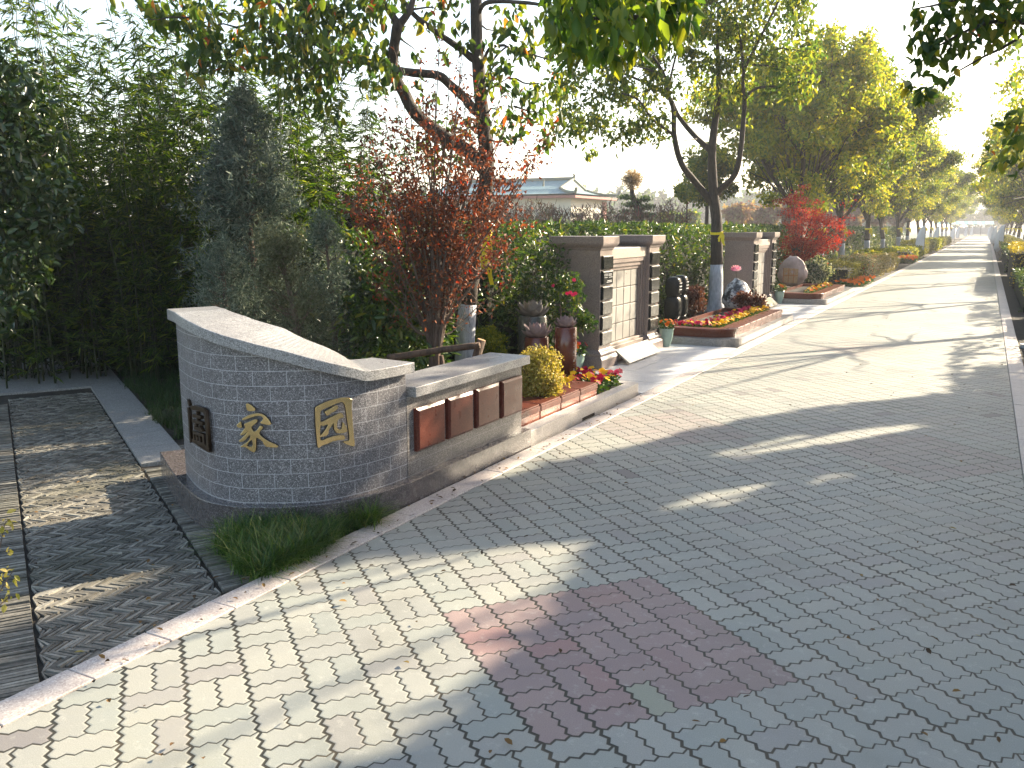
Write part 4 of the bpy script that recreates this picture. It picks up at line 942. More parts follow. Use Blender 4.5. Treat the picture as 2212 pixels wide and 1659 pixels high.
# low clipped shrubs along the left verge, then the right verge
lows = [(-4.6, -3.25, 26.2, 29.5, .55, M_OLVSH, 'low clipped olive-green hedge beyond the marigolds'), (-4.2, -3.1, 28.9, 31., .62, leaf_mat('red_white_leaf', [(0, (.08, .12, .04)), (.5, (.35, .35, .25)), (.85, (.5, .42, .35)), (1, (.5, .04, .03))], .3), 'low hedge flecked with red and white leaves on the left verge'),
        (-4.3, -3.05, 31.2, 37., .55, leaf_mat('tan_leaf', [(0, (.14, .12, .05)), (1, (.32, .27, .13))], .3), 'low clipped tan hedge on the left verge'), (-4.6, -3.6, 36.6, 43., .6, M_GRNSH, 'bright yellow-green low hedge on the left verge'),
        (-4.0, -3.05, 46, 52., .55, M_GRNSH, 'yellow-green low hedge halfway down the left verge'), (-4.3, -3.2, 54, 64., .75, M_OLVSH, 'olive-green hedge far down the left verge'), (-4., -3.1, 67, 78., .7, M_GRNSH, 'pale yellow-green hedge near the flags on the left verge'), (-4.6, -3.3, 82, 100., .6, M_OLVSH, 'last low hedge before the road end on the left verge')]
for i, (x0, x1, y0, y1, h, m, lb) in enumerate(lows):
    hedge('low_hedge', lb, x0, x1, y0, y1, h, 500 if y0 < 32 else 200, .045 if y0 < 32 else .09, .03 if y0 < 32 else .06, m, 40 + i, 'low clipped hedges on the left verge')
for i in range(30): pansy(-3.02 - (i % 3) * .2, 44.0 + i * .07, -.02, 'yellow' if i % 2 else 'orange', ('yellow' if i % 2 else 'orange') + ' flowers in a small patch halfway down the left verge', 'flower patch down the left verge', 3.2)
rights = [(.74, 2.2, 11.8, 14.5, .42, M_OLVSH, 'dull green low hedge nearest the camera on the right verge'), (.66, 2.0, 15.2, 18.2, .5, M_GRNSH, 'bright yellow-green clipped hedge on the right verge'), (.64, 2.0, 19, 26, .55, M_HEDGE, 'dark green hedge on the right verge'),
          (.62, 2.2, 26.5, 34, 1.05, leaf_mat('yellow_autumn_leaf', [(0, (.22, .20, .02)), (1, (.55, .42, .03))], .4), 'taller yellow-leaved hedge on the right verge'), (.62, 1.9, 36, 48, .8, M_HEDGE, 'green hedge farther down the right verge'), (.6, 1.9, 50, 100, .75, M_OLVSH, 'long hedge near the white flags on the right verge')]
for i, (x0, x1, y0, y1, h, m, lb) in enumerate(rights):
    t_h = hedge('verge_hedge', lb, x0, x1, y0, y1, h, 420 if y0 < 27 else 130, .05 if y0 < 27 else .1, .03 if y0 < 27 else .07, m, 60 + i, 'hedges on the right verge')
for i in range(10): pansy(.66 + (i % 2) * .12, 9.0 + i * .22, -.01, 'orange', 'orange flowers beside the kerb on the right verge', 'orange flowers on the right verge', 1.7)
o = link('stone_scrap', MB().box(.52, .70, 13.55, 13.75, -.02, .03).build('stone_scrap_m', M_SLABW).data); bpy.data.objects.remove([q for q in COL.objects if q.name.startswith('stone_scrap_m')][0])
tag(o, 'pale broken stone lying beside the right kerb', 'stone')

# fallen leaves scattered over the paving, thicker along the kerb
g = np.random.default_rng(12); n = 420
fx_ = np.concatenate([g.uniform(-2.66, .33, 200), -2.68 - np.abs(g.exponential(.10, 120)), g.uniform(-3.4, -.2, 100) - 2.6]); fy_ = np.concatenate([1.6 + 24 * g.random(200) ** 1.6, g.uniform(1.8, 8, 120), g.uniform(1.8, 5.5, 100)])
keep = ~((fx_ < -2.86) & (fy_ > 2.75 + (-2.86 - fx_) * .6)); fx_, fy_ = fx_[keep], fy_[keep]; n = len(fx_)
P = np.stack([fx_, fy_, np.where(fx_ < -2.84, -.022, .011)], 1); a_ = g.uniform(0, 6.28, n); D = np.stack([np.cos(a_), np.sin(a_), g.uniform(0, .15, n)], 1); N = np.stack([g.normal(size=n) * .25, g.normal(size=n) * .25, np.ones(n)], 1)
V, Q = leaves(P, D, N, g.uniform(.014, .04, n), g.uniform(.008, .02, n), .3, -.1)
tag(link('fallen_leaves', np_mesh('fallen_leaves', V, Q, leaf_mat('dry_leaf', [(0, (.03, .02, .012)), (.5, (.10, .055, .025)), (.85, (.22, .12, .04)), (1, (.30, .25, .08))], .1, .7, .2))), 'small dry brown leaves scattered over the pavers and along the kerb', 'fallen leaves', kind='stuff')

# grass
def grass(name, label, cat, poly, n, L, seed, z=0., m=None, lean=.9, tufts=60):
    g = np.random.default_rng(seed); poly = np.array(poly); lo, hi = poly.min(0), poly.max(0)
    T = []
    while len(T) < tufts:
        q = lo + g.random(2) * (hi - lo)
        if inpoly(np.array([q[0]]), np.array([q[1]]), [tuple(p) for p in poly])[0]: T.append(q)
    T = np.array(T)[g.integers(0, tufts, n)] + g.normal(size=(n, 2)) * .026
    P = np.concatenate([T, np.full((n, 1), z)], 1); h = nrm(np.concatenate([g.normal(size=(n, 2)), np.zeros((n, 1))], 1)); S = np.stack([-h[:, 1], h[:, 0], np.zeros(n)], 1)
    Ln = (L * g.uniform(.5, 1.25, n))[:, None]; W = .003 * g.uniform(.7, 1.5, n)[:, None]; bnd = g.uniform(.3, 1.3, n)[:, None] * lean
    rows = []
    for k_, f in enumerate((0, .35, .7, 1.)):
        c = P + Ln * (np.array([0, 0, 1.]) * (f - .38 * bnd * f * f) + h * bnd * f * f * .8); wd = W * (1 - f * .92)
        rows += [c + S * wd, c - S * wd]
    V = np.stack(rows, 1).reshape(-1, 3); k0 = np.arange(n)[:, None] * 8
    Q = np.concatenate([k0 + np.array([2 * i, 2 * i + 1, 2 * i + 3, 2 * i + 2]) for i in range(3)], 1).reshape(-1, 4)
    return tag(link(name, np_mesh(name, V, Q, m or M_GRASS)), label, cat, kind='stuff')
V_ = [gp(460, 1190), gp(475, 1160), gp(560, 1152), gp(700, 1140), gp(800, 1110), gp(815, 1125), gp(700, 1185), gp(600, 1245), gp(545, 1240), gp(500, 1215)]
grass('grass', 'green tufts of lily turf at the foot of the curved wall', 'grass', [(p[0], p[1]) for p in V_], 8500, .19, 5, -.03, lean=1.25, tufts=52)
grass('grass', 'dark grass behind the left end of the plinth', 'grass', [(-4.55, 3.83), (-4.2, 3.6), (-4.05, 3.72), (-4.4, 4.0)], 1400, .13, 6, -.03, tufts=22)
grass('ground_cover', 'dark lily turf beside the slab path', 'ground cover', [(-5.45, 4.5), (-4.4, 4.6), (-4.0, 4.4), (-4.6, 6.2), (-6.5, 7.4), (-9., 7.0), (-8.9, 6.6)], 14000, .15, 8, -.04, M_LAWN, tufts=420)

# ================================================================= TREES
def twig_path(p0, p1, n=5, wob=.06, sag=0., seed=0):
    r = random.Random(seed); p0 = np.array(p0, float); p1 = np.array(p1, float); L = np.linalg.norm(p1 - p0)
    return [p0 + (p1 - p0) * i / n + (np.array([r.uniform(-1, 1), r.uniform(-1, 1), r.uniform(-1, 1)]) * wob * L * (0 if i in (0, n) else 1) + np.array([0, 0, sag * L * math.sin(math.pi * i / n)])) for i in range(n + 1)]
def painted_trunk(t, base, top, r0, r1, hp=.9, lean=None, n=12, mids=None, flare=1.35):
    """trunk in two parts: white paint below, bark above"""
    pts = [np.array(base, float)] + [np.array(q, float) for q in (mids or [])] + [np.array(top, float)]
    Q = spline(pts, 30); s = (Q[:, 2] - Q[0, 2]) / max(.01, Q[-1, 2] - Q[0, 2])
    rad = r0 + (r1 - r0) * s + r0 * (flare - 1) * np.exp(-(Q[:, 2] - Q[0, 2]) / .12)
    rad = rad * (1 + .035 * np.sin(np.arange(30) * 1.7))
    i = int(np.argmin(abs(Q[:, 2] - hp)))
    b = MB(); b.tube(Q[:i + 1], rad[:i + 1], n, cap=True); o = loc_parent(b.build('painted_base', M_PAINT, smooth=True), t)
    b = MB(); b.tube(Q[i:], rad[i:], n); return b
def ribbon(c, r, label, drop=.25, s=1.):
    t = thing('ribbon', label, 'ribbon', tuple(c), group='yellow ribbons tied round the tree trunks')
    b = MB(); n = 20; vs = [(c[0] + (r + .008) * math.cos(2 * math.pi * i / n), c[1] + (r + .008) * math.sin(2 * math.pi * i / n), c[2] + z + .015 * math.sin(2 * math.pi * i / n)) for z in (-.02 * s, .02 * s) for i in range(n)]
    b.add(vs, [(i, (i + 1) % n, n + (i + 1) % n, n + i) for i in range(n)]); loc_parent(b.build('band', M_RIBBON), t)
    b = MB(); k_ = np.array([c[0] + r * .85 + .02, c[1] - r * .55 - .02, c[2]])
    for dx, dz, L in ((.03, -1, drop), (-.02, -.8, drop * .7)):
        vs = []
        for i in range(6):
            f = i / 5; q = k_ + np.array([dx * f * 2 + .012 * math.sin(f * 7), -.02 * f, -L * f]); ww = .022 * s * (1 + .3 * math.sin(f * 5))
            vs += [tuple(q + np.array([-ww, .006 * math.sin(f * 9), 0])), tuple(q + np.array([ww, 0, .004]))]
        b.add(vs, [(2 * i, 2 * i + 1, 2 * i + 3, 2 * i + 2) for i in range(5)])
    b.lathe([(.004, -.02), (.026 * s, -.008), (.026 * s, .012), (.004, .022)], tuple(k_), 10)
    loc_parent(b.build('ribbon_tails', M_RIBBON), t)
    return t

# --- the near camphor tree behind the maple
D1 = 8.8
t = thing('camphor_tree', 'near camphor tree with a white painted trunk rising behind the brown maple', 'tree', tuple(at(1005, 790, D1)[:2]) + (0,), group='camphor trees on the left side of the road')
b0 = at(1004, 781, D1); gz = at(1000, 855, D1); 
tb = painted_trunk(t, (b0[0], b0[1], -.05), at(1029, -60, D1), .103, .05, .88, mids=[at(1004, 760, D1), at(1012, 640, D1), at(1030, 520, D1), at(1050, 400, D1), at(1050, 327, D1), at(1042, 245, D1), at(1036, 180, D1), at(1029, 60, D1)])
def limb(pts, r0, r1, b=tb, n=8): Q = spline(pts, max(8, 4 * len(pts))); b.tube(Q, np.linspace(r0, r1, len(Q)) * (1 + .04 * np.sin(np.arange(len(Q)) * 1.3)), n)
A = lambda *L: [at(u, v, D1 + (q[0] if q else 0)) for u, v, *q in L]
limb(A((1052, 372), (1015, 330), (972, 304), (923, 268), (890, 235, -.1), (874, 203, -.1), (851, 163, -.2), (848, 131, -.2), (857, 65, -.3), (861, 49, -.3)), .075, .048)
limb(A((861, 55, -.3), (842, 25, -.3), (821, -5, -.3), (790, -60, -.3)), .04, .02); limb(A((861, 55, -.3), (880, 30, -.3), (893, -5, -.2), (900, -80)), .04, .02)
limb(A((1046, 255), (1017, 229), (1004, 212), (972, 183, -.1), (946, 163, -.2), (890, 157, -.3), (841, 147, -.4), (776, 127, -.6), (720, 108, -.8), (691, 98, -.9), (672, 80, -.9), (630, 45, -1.), (600, 5, -1.1)), .052, .018)
limb(A((1036, 135), (1021, 127), (998, 108), (955, 78, -.1), (906, 42, -.1), (885, 20, -.1), (850, -30)), .042, .018)
limb(A((1033, 30), (1053, 5, -.2), (1125, 5, -.6), (1180, 12, -1.), (1230, 20, -1.4)), .025, .010)
limb(A((1037, 160), (1055, 108, -.2), (1085, 98, -.3), (1098, 102, -.4), (1140, 115, -.6), (1190, 130, -.8)), .018, .006)
limb(A((1040, 190), (1065, 130, -.2), (1095, 100, -.3)), .015, .008)
TW = [((672, 90, -.9), (600, 100, -1.2)), ((672, 90, -.9), (640, 150, -1.1)), ((720, 108, -.8), (640, 175, -1.0)), ((776, 127, -.6), (720, 200, -.8)), ((690, 98, -.9), (560, 60, -1.2)), ((630, 45, -1.), (480, 30, -1.4)), ((560, 60, -1.2), (430, 60, -1.4)), ((480, 30, -1.4), (300, 40, -1.6)),
      ((700, 90, -.9), (740, 20, -.8)), ((821, 0, -.3), (760, 30, -.3)), ((848, 131, -.2), (800, 90)), ((857, 80, -.3), (900, 110, -.1)), ((893, 20, -.2), (960, 20, .1)), ((1042, 245), (1100, 230, -.3)), ((1050, 300), (1110, 320, -.3)), ((1045, 280), (960, 290, .5)), ((1037, 196), (1110, 170, -.4)), ((1100, 170, -.4), (1180, 190, -.7)), ((1110, 230, -.3), (1170, 250, -.5)), ((1029, 60), (1090, 70, .3))]
for i, (p, q) in enumerate(TW): tb.tube(twig_path(A(p)[0], A(q)[0], 5, .05, .03, i), np.linspace(.012, .003, 6), 5)
loc_parent(tb.build('trunk', M_BARK, smooth=True), t)
CL = []
def band(x0, x1, y0, y1, step, n, r, dd, ds=.5, skip=()):
    for u in np.arange(x0, x1, step):
        for v in np.arange(y0, y1, step):
            if rnd.random() < .25: continue
            CL.append((at(u + rnd.uniform(-12, 12), v + rnd.uniform(-12, 12), D1 + dd + rnd.uniform(-ds, ds)), r * rnd.uniform(.7, 1.2), int(n * rnd.uniform(.5, 1.2))))
band(600, 840, -20, 205, 38, 44, .16, -.9); band(640, 760, 150, 235, 40, 24, .15, -.8); band(250, 330, 0, 60, 38, 12, .10, -1.5); band(330, 600, -30, 80, 44, 36, .15, -1.4); band(430, 620, 50, 150, 44, 36, .14, -1.2)
band(800, 1000, -30, 60, 46, 20, .14, 0); band(800, 860, 100, 190, 42, 14, .11, -.1); band(860, 1000, 60, 110, 46, 14, .1, 0); band(930, 1010, 270, 370, 36, 30, .13, .5)
band(1060, 1240, 60, 260, 46, 26, .13, -.5); band(1090, 1180, 250, 330, 44, 13, .1, -.4); band(1080, 1180, 20, 70, 44, 14, .1, -.2); band(1040, 1100, 250, 320, 40, 14, .1, .2); band(905, 960, 180, 215, 30, 10, .07, 0)
band(560, 1300, -160, -40, 90, 60, .3, -.2); band(1140, 1160, 120, 260, 40, 14, .08, -.6)
V, Q = cloud(CL, .082, .046, 1.7, 70); loc_parent(link('crown', np_mesh('crown', V, Q, M_CAMPH1)), t)
p = at(1040, 505, D1); ribbon((p[0], p[1], p[2]), .10, 'yellow ribbon with long tails on the trunk behind the brown maple', .5, 1.5)

# --- overhanging branches of the trees on the near side
def overhang(label, tip, bl, CLs, L, W, m, seed, cull=True, down=1.5):
    t = thing('camphor_tree', label, 'tree', (bl[0][0], bl[0][1], 0)); b = MB()
    b.tube(spline([(bl[0][0], bl[0][1], -.05)] + bl, 24), np.linspace(.16, .06, 24), 10)
    for q in tip: b.tube(spline(q[0], 12), np.linspace(q[1], .004, 12), 6)
    loc_parent(b.build('trunk', M_BARK, smooth=True), t)
    V, Q = cloud(CLs, L, W, down, seed, cull); loc_parent(link('crown', np_mesh('crown', V, Q, m)), t); return t

# --- second tree, in the planter
D2 = 15.75
t = thing('camphor_tree', 'camphor tree standing in the flower planter, forking low with long slanting limbs', 'tree', (-4.03, 15.6, 0), group='camphor trees on the left side of the road')
S2 = at(1546, 683, D2)
bz = (S2[0], S2[1], .0)
tb = painted_trunk(t, (S2[0], S2[1], .08), at(1548, 60, D2), .135, .028, .92, mids=[at(1546, 640, D2), at(1548, 560, D2), at(1548, 480, D2), at(1543, 434, D2), at(1538, 360, D2), at(1540, 300, D2), at(1548, 240, D2), at(1553, 180, D2)], flare=1.5)
A2 = lambda *L: [at(u, v, D2 + (q[0] if q else 0)) for u, v, *q in L]
def limb2(pts, r0, r1): limb(pts, r0, r1, tb, 7)
limb2(A2((1545, 450), (1535, 434), (1505, 397), (1472, 353, -.2), (1457, 294, -.3), (1455, 239, -.3), (1442, 198, -.4), (1435, 162, -.5), (1410, 120, -.7)), .075, .02)
limb2(A2((1538, 335), (1532, 323), (1501, 294, .2), (1465, 250, .3), (1442, 206, .5), (1387, 176, .8), (1328, 151, 1.)), .06, .02)
limb2(A2((1457, 294, -.3), (1453, 290, -.3), (1409, 257, -.6), (1380, 217, -.9), (1340, 200, -1.1)), .035, .01)
limb2(A2((1550, 420), (1553, 412), (1586, 379, -.2), (1599, 331, -.3), (1606, 257, -.4), (1608, 217, -.4), (1606, 158, -.5), (1637, 92, -.6), (1681, 4, -.8)), .065, .018)
limb2(A2((1608, 215, -.4), (1634, 191, -.6), (1703, 184, -.9), (1744, 169, -1.1)), .03, .01); limb2(A2((1606, 150, -.5), (1600, 90, -.3), (1585, 20)), .03, .01); limb2(A2((1442, 200, .4), (1455, 140, .3), (1470, 90), (1490, 60)), .025, .008)
limb2(A2((1620, 130, -.5), (1680, 105, -.8), (1740, 112, -1.)), .02, .006); limb2(A2((1625, 140, -.5), (1690, 145, -.8), (1760, 160, -1.)), .018, .006)
limb2(A2((1435, 165, -.5), (1400, 150, -.8), (1360, 140, -1.)), .02, .006); limb2(A2((1505, 300), (1470, 305, -.5)), .012, .005)
CL2 = []
def band2(x0, x1, y0, y1, step, n, r, dd, ds=.9, skipp=.2):
    for u in np.arange(x0, x1, step):
        for v in np.arange(y0, y1, step):
            if rnd.random() < skipp: continue
            CL2.append((at(u + rnd.uniform(-13, 13), v + rnd.uniform(-13, 13), D2 + dd + rnd.uniform(-ds, ds)), r * rnd.uniform(.7, 1.3), int(n * rnd.uniform(.5, 1.2))))
band2(1205, 1440, 50, 285, 28, 62, .22, -.2, skipp=.2); band2(1250, 1330, 270, 320, 34, 22, .15, -.3, skipp=.45); band2(1300, 1560, -60, 70, 34, 100, .3, 0, skipp=.05); band2(1200, 1330, -40, 60, 30, 100, .3, .3)
band2(1400, 1500, 60, 290, 44, 22, .17, 0, skipp=.5); band2(1500, 1610, 60, 210, 32, 85, .25, .2); band2(1600, 1760, -40, 200, 34, 90, .28, -.5); band2(1560, 1640, 190, 300, 40, 30, .2, 0, skipp=.4)
band2(1480, 1560, 200, 250, 36, 20, .15, 0, skipp=.5); band2(1270, 1300, 325, 350, 26, 16, .1, -.3); band2(1180, 1800, -260, -60, 80, 120, .55, 0)
V, Q = cloud([(c_, r_2 * 1.15, int(n_2 * 1.9)) for c_, r_2, n_2 in CL2], .085, .044, 1.0, 71); mi = None
loc_parent(tb.build('trunk', M_BARK, smooth=True), t)
loc_parent(link('crown', np_mesh('crown', V, Q, M_CAMPH2)), t)
p = at(1548, 503, D2); ribbon((p[0], p[1], p[2]), .105, 'yellow ribbon tied round the planter tree', .22, 1.1)

# --- generic camphor trees: three models, copied down both rows
def grow_tree(seed, H=7.6, fork=1.9, spread=1.0, r0=.13, nleaf=190, L=.115, W=.065, clr=.52):
    rr = random.Random(seed); b = MB(); tips = []
    top = np.array([rr.uniform(-.15, .15), rr.uniform(-.15, .15), fork]); base = np.array([0, 0, -.05])
    pts = spline([base, [0, 0, .9], [top[0] * .4, top[1] * .4, fork * .7], top], 18)
    tr = np.linspace(r0, r0 * .82, 18) + r0 * .4 * np.exp(-pts[:, 2].clip(0) / .12)
    i9 = int(np.argmin(abs(pts[:, 2] - .92)))
    wb = MB(); wb.tube(pts[:i9 + 1], tr[:i9 + 1], 10)
    b.tube(pts[i9:], tr[i9:], 10)
    def br(p, d, L_, r, lev):
        q = [p]; 
        for i in range(4):
            d = d + np.array([rr.uniform(-.18, .18), rr.uniform(-.18, .18), rr.uniform(-.05, .22)]); d /= np.linalg.norm(d); q.append(q[-1] + d * L_ / 4)
        b.tube(spline(q, 7), np.linspace(r, r * .62, 7), 6 if lev > 1 else 5)
        if lev == 0: tips.append(q[-1]); tips.append(q[-2]); return
        if lev <= 2: tips.append(q[3])
        for i in range(3 if lev > 1 else 2):
            a = rr.uniform(0, 6.28); ax = np.cross(d, [math.cos(a), math.sin(a), .2]); ax /= np.linalg.norm(ax)
            dd = nrm(d + ax * rr.uniform(.45, .85) * spread); br(q[-1] if i else q[-2], dd, L_ * rr.uniform(.62, .8), r * .6, lev - 1)
    for i in range(5):
        a = 6.28 * i / 5 + rr.uniform(-.3, .3); tl = rr.uniform(.45, .8) * spread if i else .1
        br(pts[-1 - (i % 3)], nrm(np.array([math.cos(a) * tl, math.sin(a) * tl, 1.])), (H - fork) * .36, r0 * .6, 3)
    g = np.random.default_rng(seed)
    T = np.array(tips)
    cl = [(q + g.normal(size=3) * .12, np.array([clr, clr, clr * .75]) * g.uniform(.6, 1.25), int(nleaf * g.uniform(.4, 1.3))) for q in T]
    for i in range(120):                                   # lower, outer foliage that hides the limbs
        q = ball((0, 0, H * .60), (2.55 * spread, 2.55 * spread, H * .30), 1, .28, g)[0]
        cl.append((q, np.array([.5, .5, .36]) * g.uniform(.6, 1.2), int(nleaf * g.uniform(.4, 1.1))))
        if i % 3 == 0: b.tube(twig_path(np.array([0, 0, fork + .3]) + (q - [0, 0, fork]) * .3 * np.array([1, 1, .6]), q, 4, .05, .04, i), np.linspace(.022, .005, 5), 4)
    V, Q = cloud(cl, L, W, .7, seed)
    return wb, b, V, Q
def tree_model(seed, m, **k_):
    wb, b, V, Q = grow_tree(seed, **k_)
    t = thing('camphor_tree', 'x', 'tree')
    KIDS[t.name] = [wb.build('painted_base', M_PAINT, t, smooth=True), b.build('trunk', M_BARK, t, smooth=True), link('crown', np_mesh('crown', V, Q, m), t)]
    return t
models = [tree_model(11, M_CAMPHY, spread=1.0), tree_model(23, M_CAMPH2, spread=1.05), tree_model(37, M_CAMPHY, spread=.95)]
def place(model, x, y, rz, s, label, group, used=set()):
    if model.name not in used: used.add(model.name); o = model
    else: o = copy_tree(model)
    o.location = (x, y, 0); o.rotation_euler = (0, 0, rz); o.scale = (s, s, s); tag(o, label, 'tree', group); return o
def at_x(u, X):
    r, z = ray(u, 560); return X / r[0] * r[1]
ords = ['third', 'fourth', 'fifth', 'sixth', 'seventh', 'eighth', 'ninth', 'tenth', 'eleventh', 'twelfth', 'thirteenth', 'fourteenth', 'fifteenth', 'sixteenth', 'seventeenth', 'eighteenth']
leftrow = [(-5.0, at_x(1722, -5.0), .98), (-5.25, 33.0, 1.05), (-5.3, 38.6, 1.0), (-5.0, 44.6, 1.05), (-5.2, at_x(1904, -5.2), 1.0), (-5.1, 62.5, 1.05), (-5.2, 71, 1.05), (-5.0, 80, 1.05), (-5.1, 89, 1.08), (-5.1, 99, 1.05), (-5.1, 111, 1.1), (-5.1, 124, 1.1), (-5.2, 139, 1.1), (-5.1, 155, 1.1)]
for i, (x, y, s) in enumerate(leftrow):
    place(models[i % 3], x, y, i * 2.1, s, f'{ords[i]} camphor tree from the camera in the left row, white painted trunk and yellowing crown', 'camphor trees on the left side of the road')
    if i > 0: ribbon((x, y, 1.53), .13 * s, f'yellow ribbon on the {ords[i]} tree of the left row', .3, 1.6 + i * .12)
rightrow = [(2.1, 50), (2.0, 61), (2.0, 74), (2.0, 88), (2.0, 104), (2.0, 122), (2.0, 142)]
for i, (x, y) in enumerate(rightrow):
    place(models[(i + 1) % 3], x, y, i * 1.7 + .5, .98, f'{ords[i + 3]} camphor tree from the camera in the right row, leaning over the kerb', 'camphor trees on the right side of the road')
    ribbon((x, y, 1.5), .13, f'yellow ribbon on the {ords[i + 3]} tree of the right row', .3, 1.8)

# --- crowns over the road from the right, shaped to throw the wanted shade
def bigcrown(label, base, limbs, vol, n, L, W, m, seed, r0=.17, group=None, down=1.2, clr=.45, tries=None):
    """vol: list of (centre, radii); leaf clumps fill it, cut away to keep chosen patches sunlit"""
    g = np.random.default_rng(seed); t = thing('camphor_tree', label, 'tree', base, group=group); b = MB()
    top = np.array([base[0], base[1], 2.1]); pts = spline([(base[0], base[1], -.05), (base[0] + .02, base[1], .9), tuple(top)], 18); rad = np.linspace(r0, r0 * .85, 18); i9 = int(np.argmin(abs(pts[:, 2] - .92)))
    w_ = MB(); w_.tube(pts[:i9 + 1], rad[:i9 + 1], 10); loc_parent(w_.build('painted_base', M_PAINT, smooth=True), t); b.tube(pts[i9:], rad[i9:], 10)
    for q in limbs: b.tube(spline([tuple(top - [0, 0, .15])] + q, 16), np.linspace(r0 * .55, .012, 16), 7)
    cl = []
    for c, r in vol:
        k_ = int(n * (r[0] * r[1] * r[2]) ** .66); C = ball(c, r, k_, .4, g)
        for q in C: cl.append((q, np.array([clr, clr, clr * .7]) * g.uniform(.6, 1.3), 70))
        for q in C[:10]: b.tube(twig_path(np.array(c) * .6 + top * .4, q, 4, .06, .05, int(abs(q[0] * 99))), np.linspace(.03, .006, 5), 5)
    loc_parent(b.build('trunk', M_BARK, smooth=True), t)
    V, Q = cloud(cl, L, W, down, seed, True); loc_parent(link('crown', np_mesh('crown', V, Q, m), ), t); return t
GR = 'camphor trees on the right side of the road'
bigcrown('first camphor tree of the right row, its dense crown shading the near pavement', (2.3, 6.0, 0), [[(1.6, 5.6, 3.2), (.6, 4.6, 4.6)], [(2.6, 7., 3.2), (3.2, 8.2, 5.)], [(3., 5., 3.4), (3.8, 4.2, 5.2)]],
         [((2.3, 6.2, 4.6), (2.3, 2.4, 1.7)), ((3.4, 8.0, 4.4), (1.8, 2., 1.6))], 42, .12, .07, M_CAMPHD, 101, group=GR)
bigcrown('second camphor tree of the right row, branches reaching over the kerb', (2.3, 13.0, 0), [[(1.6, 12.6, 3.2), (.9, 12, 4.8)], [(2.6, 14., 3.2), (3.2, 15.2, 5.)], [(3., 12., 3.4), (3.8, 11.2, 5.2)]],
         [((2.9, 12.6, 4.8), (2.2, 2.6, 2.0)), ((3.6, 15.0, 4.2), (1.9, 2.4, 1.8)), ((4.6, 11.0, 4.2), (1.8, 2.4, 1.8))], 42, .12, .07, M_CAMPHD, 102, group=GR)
bigcrown('unseen camphor tree behind the right row, its crown shaped to shade the pavement', (5.6, 8.5, 0), [[(5, 8.6, 3.2), (4.6, 8.6, 4.8)], [(6, 9., 3.2), (6.2, 10.2, 5.)]], [((5.4, 8.8, 4.6), (2.2, 3., 2.2)), ((6.6, 13.6, 5.), (2.4, 2.8, 2.2)), ((5.2, 17.6, 5.), (2.4, 2.8, 2.0))], 34, .13, .075, M_CAMPHD, 103, group='unseen trees standing back from the road on the right')
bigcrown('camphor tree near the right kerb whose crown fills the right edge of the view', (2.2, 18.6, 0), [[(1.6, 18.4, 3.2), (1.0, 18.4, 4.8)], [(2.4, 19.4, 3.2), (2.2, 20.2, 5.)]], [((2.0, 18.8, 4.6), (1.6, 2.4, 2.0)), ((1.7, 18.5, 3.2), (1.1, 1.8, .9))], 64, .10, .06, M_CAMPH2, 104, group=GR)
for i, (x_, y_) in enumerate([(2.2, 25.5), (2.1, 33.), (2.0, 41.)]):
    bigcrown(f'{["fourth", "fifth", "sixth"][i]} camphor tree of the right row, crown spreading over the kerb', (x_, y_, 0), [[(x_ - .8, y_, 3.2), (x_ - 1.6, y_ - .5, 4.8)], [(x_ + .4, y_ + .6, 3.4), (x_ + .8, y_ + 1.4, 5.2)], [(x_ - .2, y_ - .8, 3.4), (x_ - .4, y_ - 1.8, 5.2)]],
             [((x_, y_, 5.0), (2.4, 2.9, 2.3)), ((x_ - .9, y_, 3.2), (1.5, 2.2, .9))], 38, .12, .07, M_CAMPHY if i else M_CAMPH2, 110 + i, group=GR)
# big-leaved branches hanging into the top right corner
CR = []
for u, v, d, r, n in [(1985, 30, 6.2, .10, 26), (2010, 60, 6.2, .11, 30), (1960, 10, 6.2, .10, 20), (2040, 20, 6.2, .14, 45), (1990, 110, 6.2, .10, 26), (2020, 110, 6.2, .12, 34), (2060, 70, 6.2, .14, 46), (1985, 180, 6.2, .09, 22), (2020, 195, 6.2, .10, 32), (1965, 178, 6.2, .05, 6),
                      (2050, 170, 6.3, .1, 26), (2100, 30, 6.3, .2, 70), (2150, 60, 6.4, .2, 80), (2190, 120, 6.6, .2, 90), (2200, 30, 6.4, .22, 90), (2150, 0, 6.3, .22, 70), (2085, 0, 6.3, .18, 50), (2160, 130, 6.6, .14, 30), (2190, 190, 6.8, .16, 70), (2205, 260, 7.2, .2, 90), (2130, 240, 6.7, .07, 9), (2150, 210, 6.7, .08, 12), (2070, 240, 6.3, .05, 5), (2190, 320, 7.6, .2, 60), (1990, 75, 6.2, .05, 8), (1975, 85, 6.2, .04, 5), (2045, 225, 6.3, .05, 6)]:
    CR.append((at(u, v, d), r * 1.15, n * .75))
gtip = [([at(2330, -330, 6.6), at(2270, -80, 6.5), at(2230, 40, 6.4), at(2150, 45, 6.3), at(2080, 70, 6.2), at(2010, 110, 6.2)], .03), ([at(2330, -330, 6.6), at(2280, -60, 6.7), at(2212, 70, 6.6), at(2120, 125, 6.5), at(2050, 165, 6.3)], .022), ([at(2330, -330, 6.6), at(2180, -60, 6.3), at(2060, 0, 6.2), at(1970, 20, 6.2)], .022), ([at(2330, -330, 6.6), at(2330, 100, 7.2), at(2260, 250, 7.2), at(2190, 265, 7.2)], .02)]
q0 = at(2330, -330, 6.6)
overhang('camphor tree just off the right edge whose large leaves hang into the top right corner', gtip, [np.array([q0[0] + 2.2, q0[1] - 1.5, 1.0]), np.array([q0[0] + 1.8, q0[1] - 1.2, 2.2]), q0], CR, .085, .048, M_CAMPH1, 105)
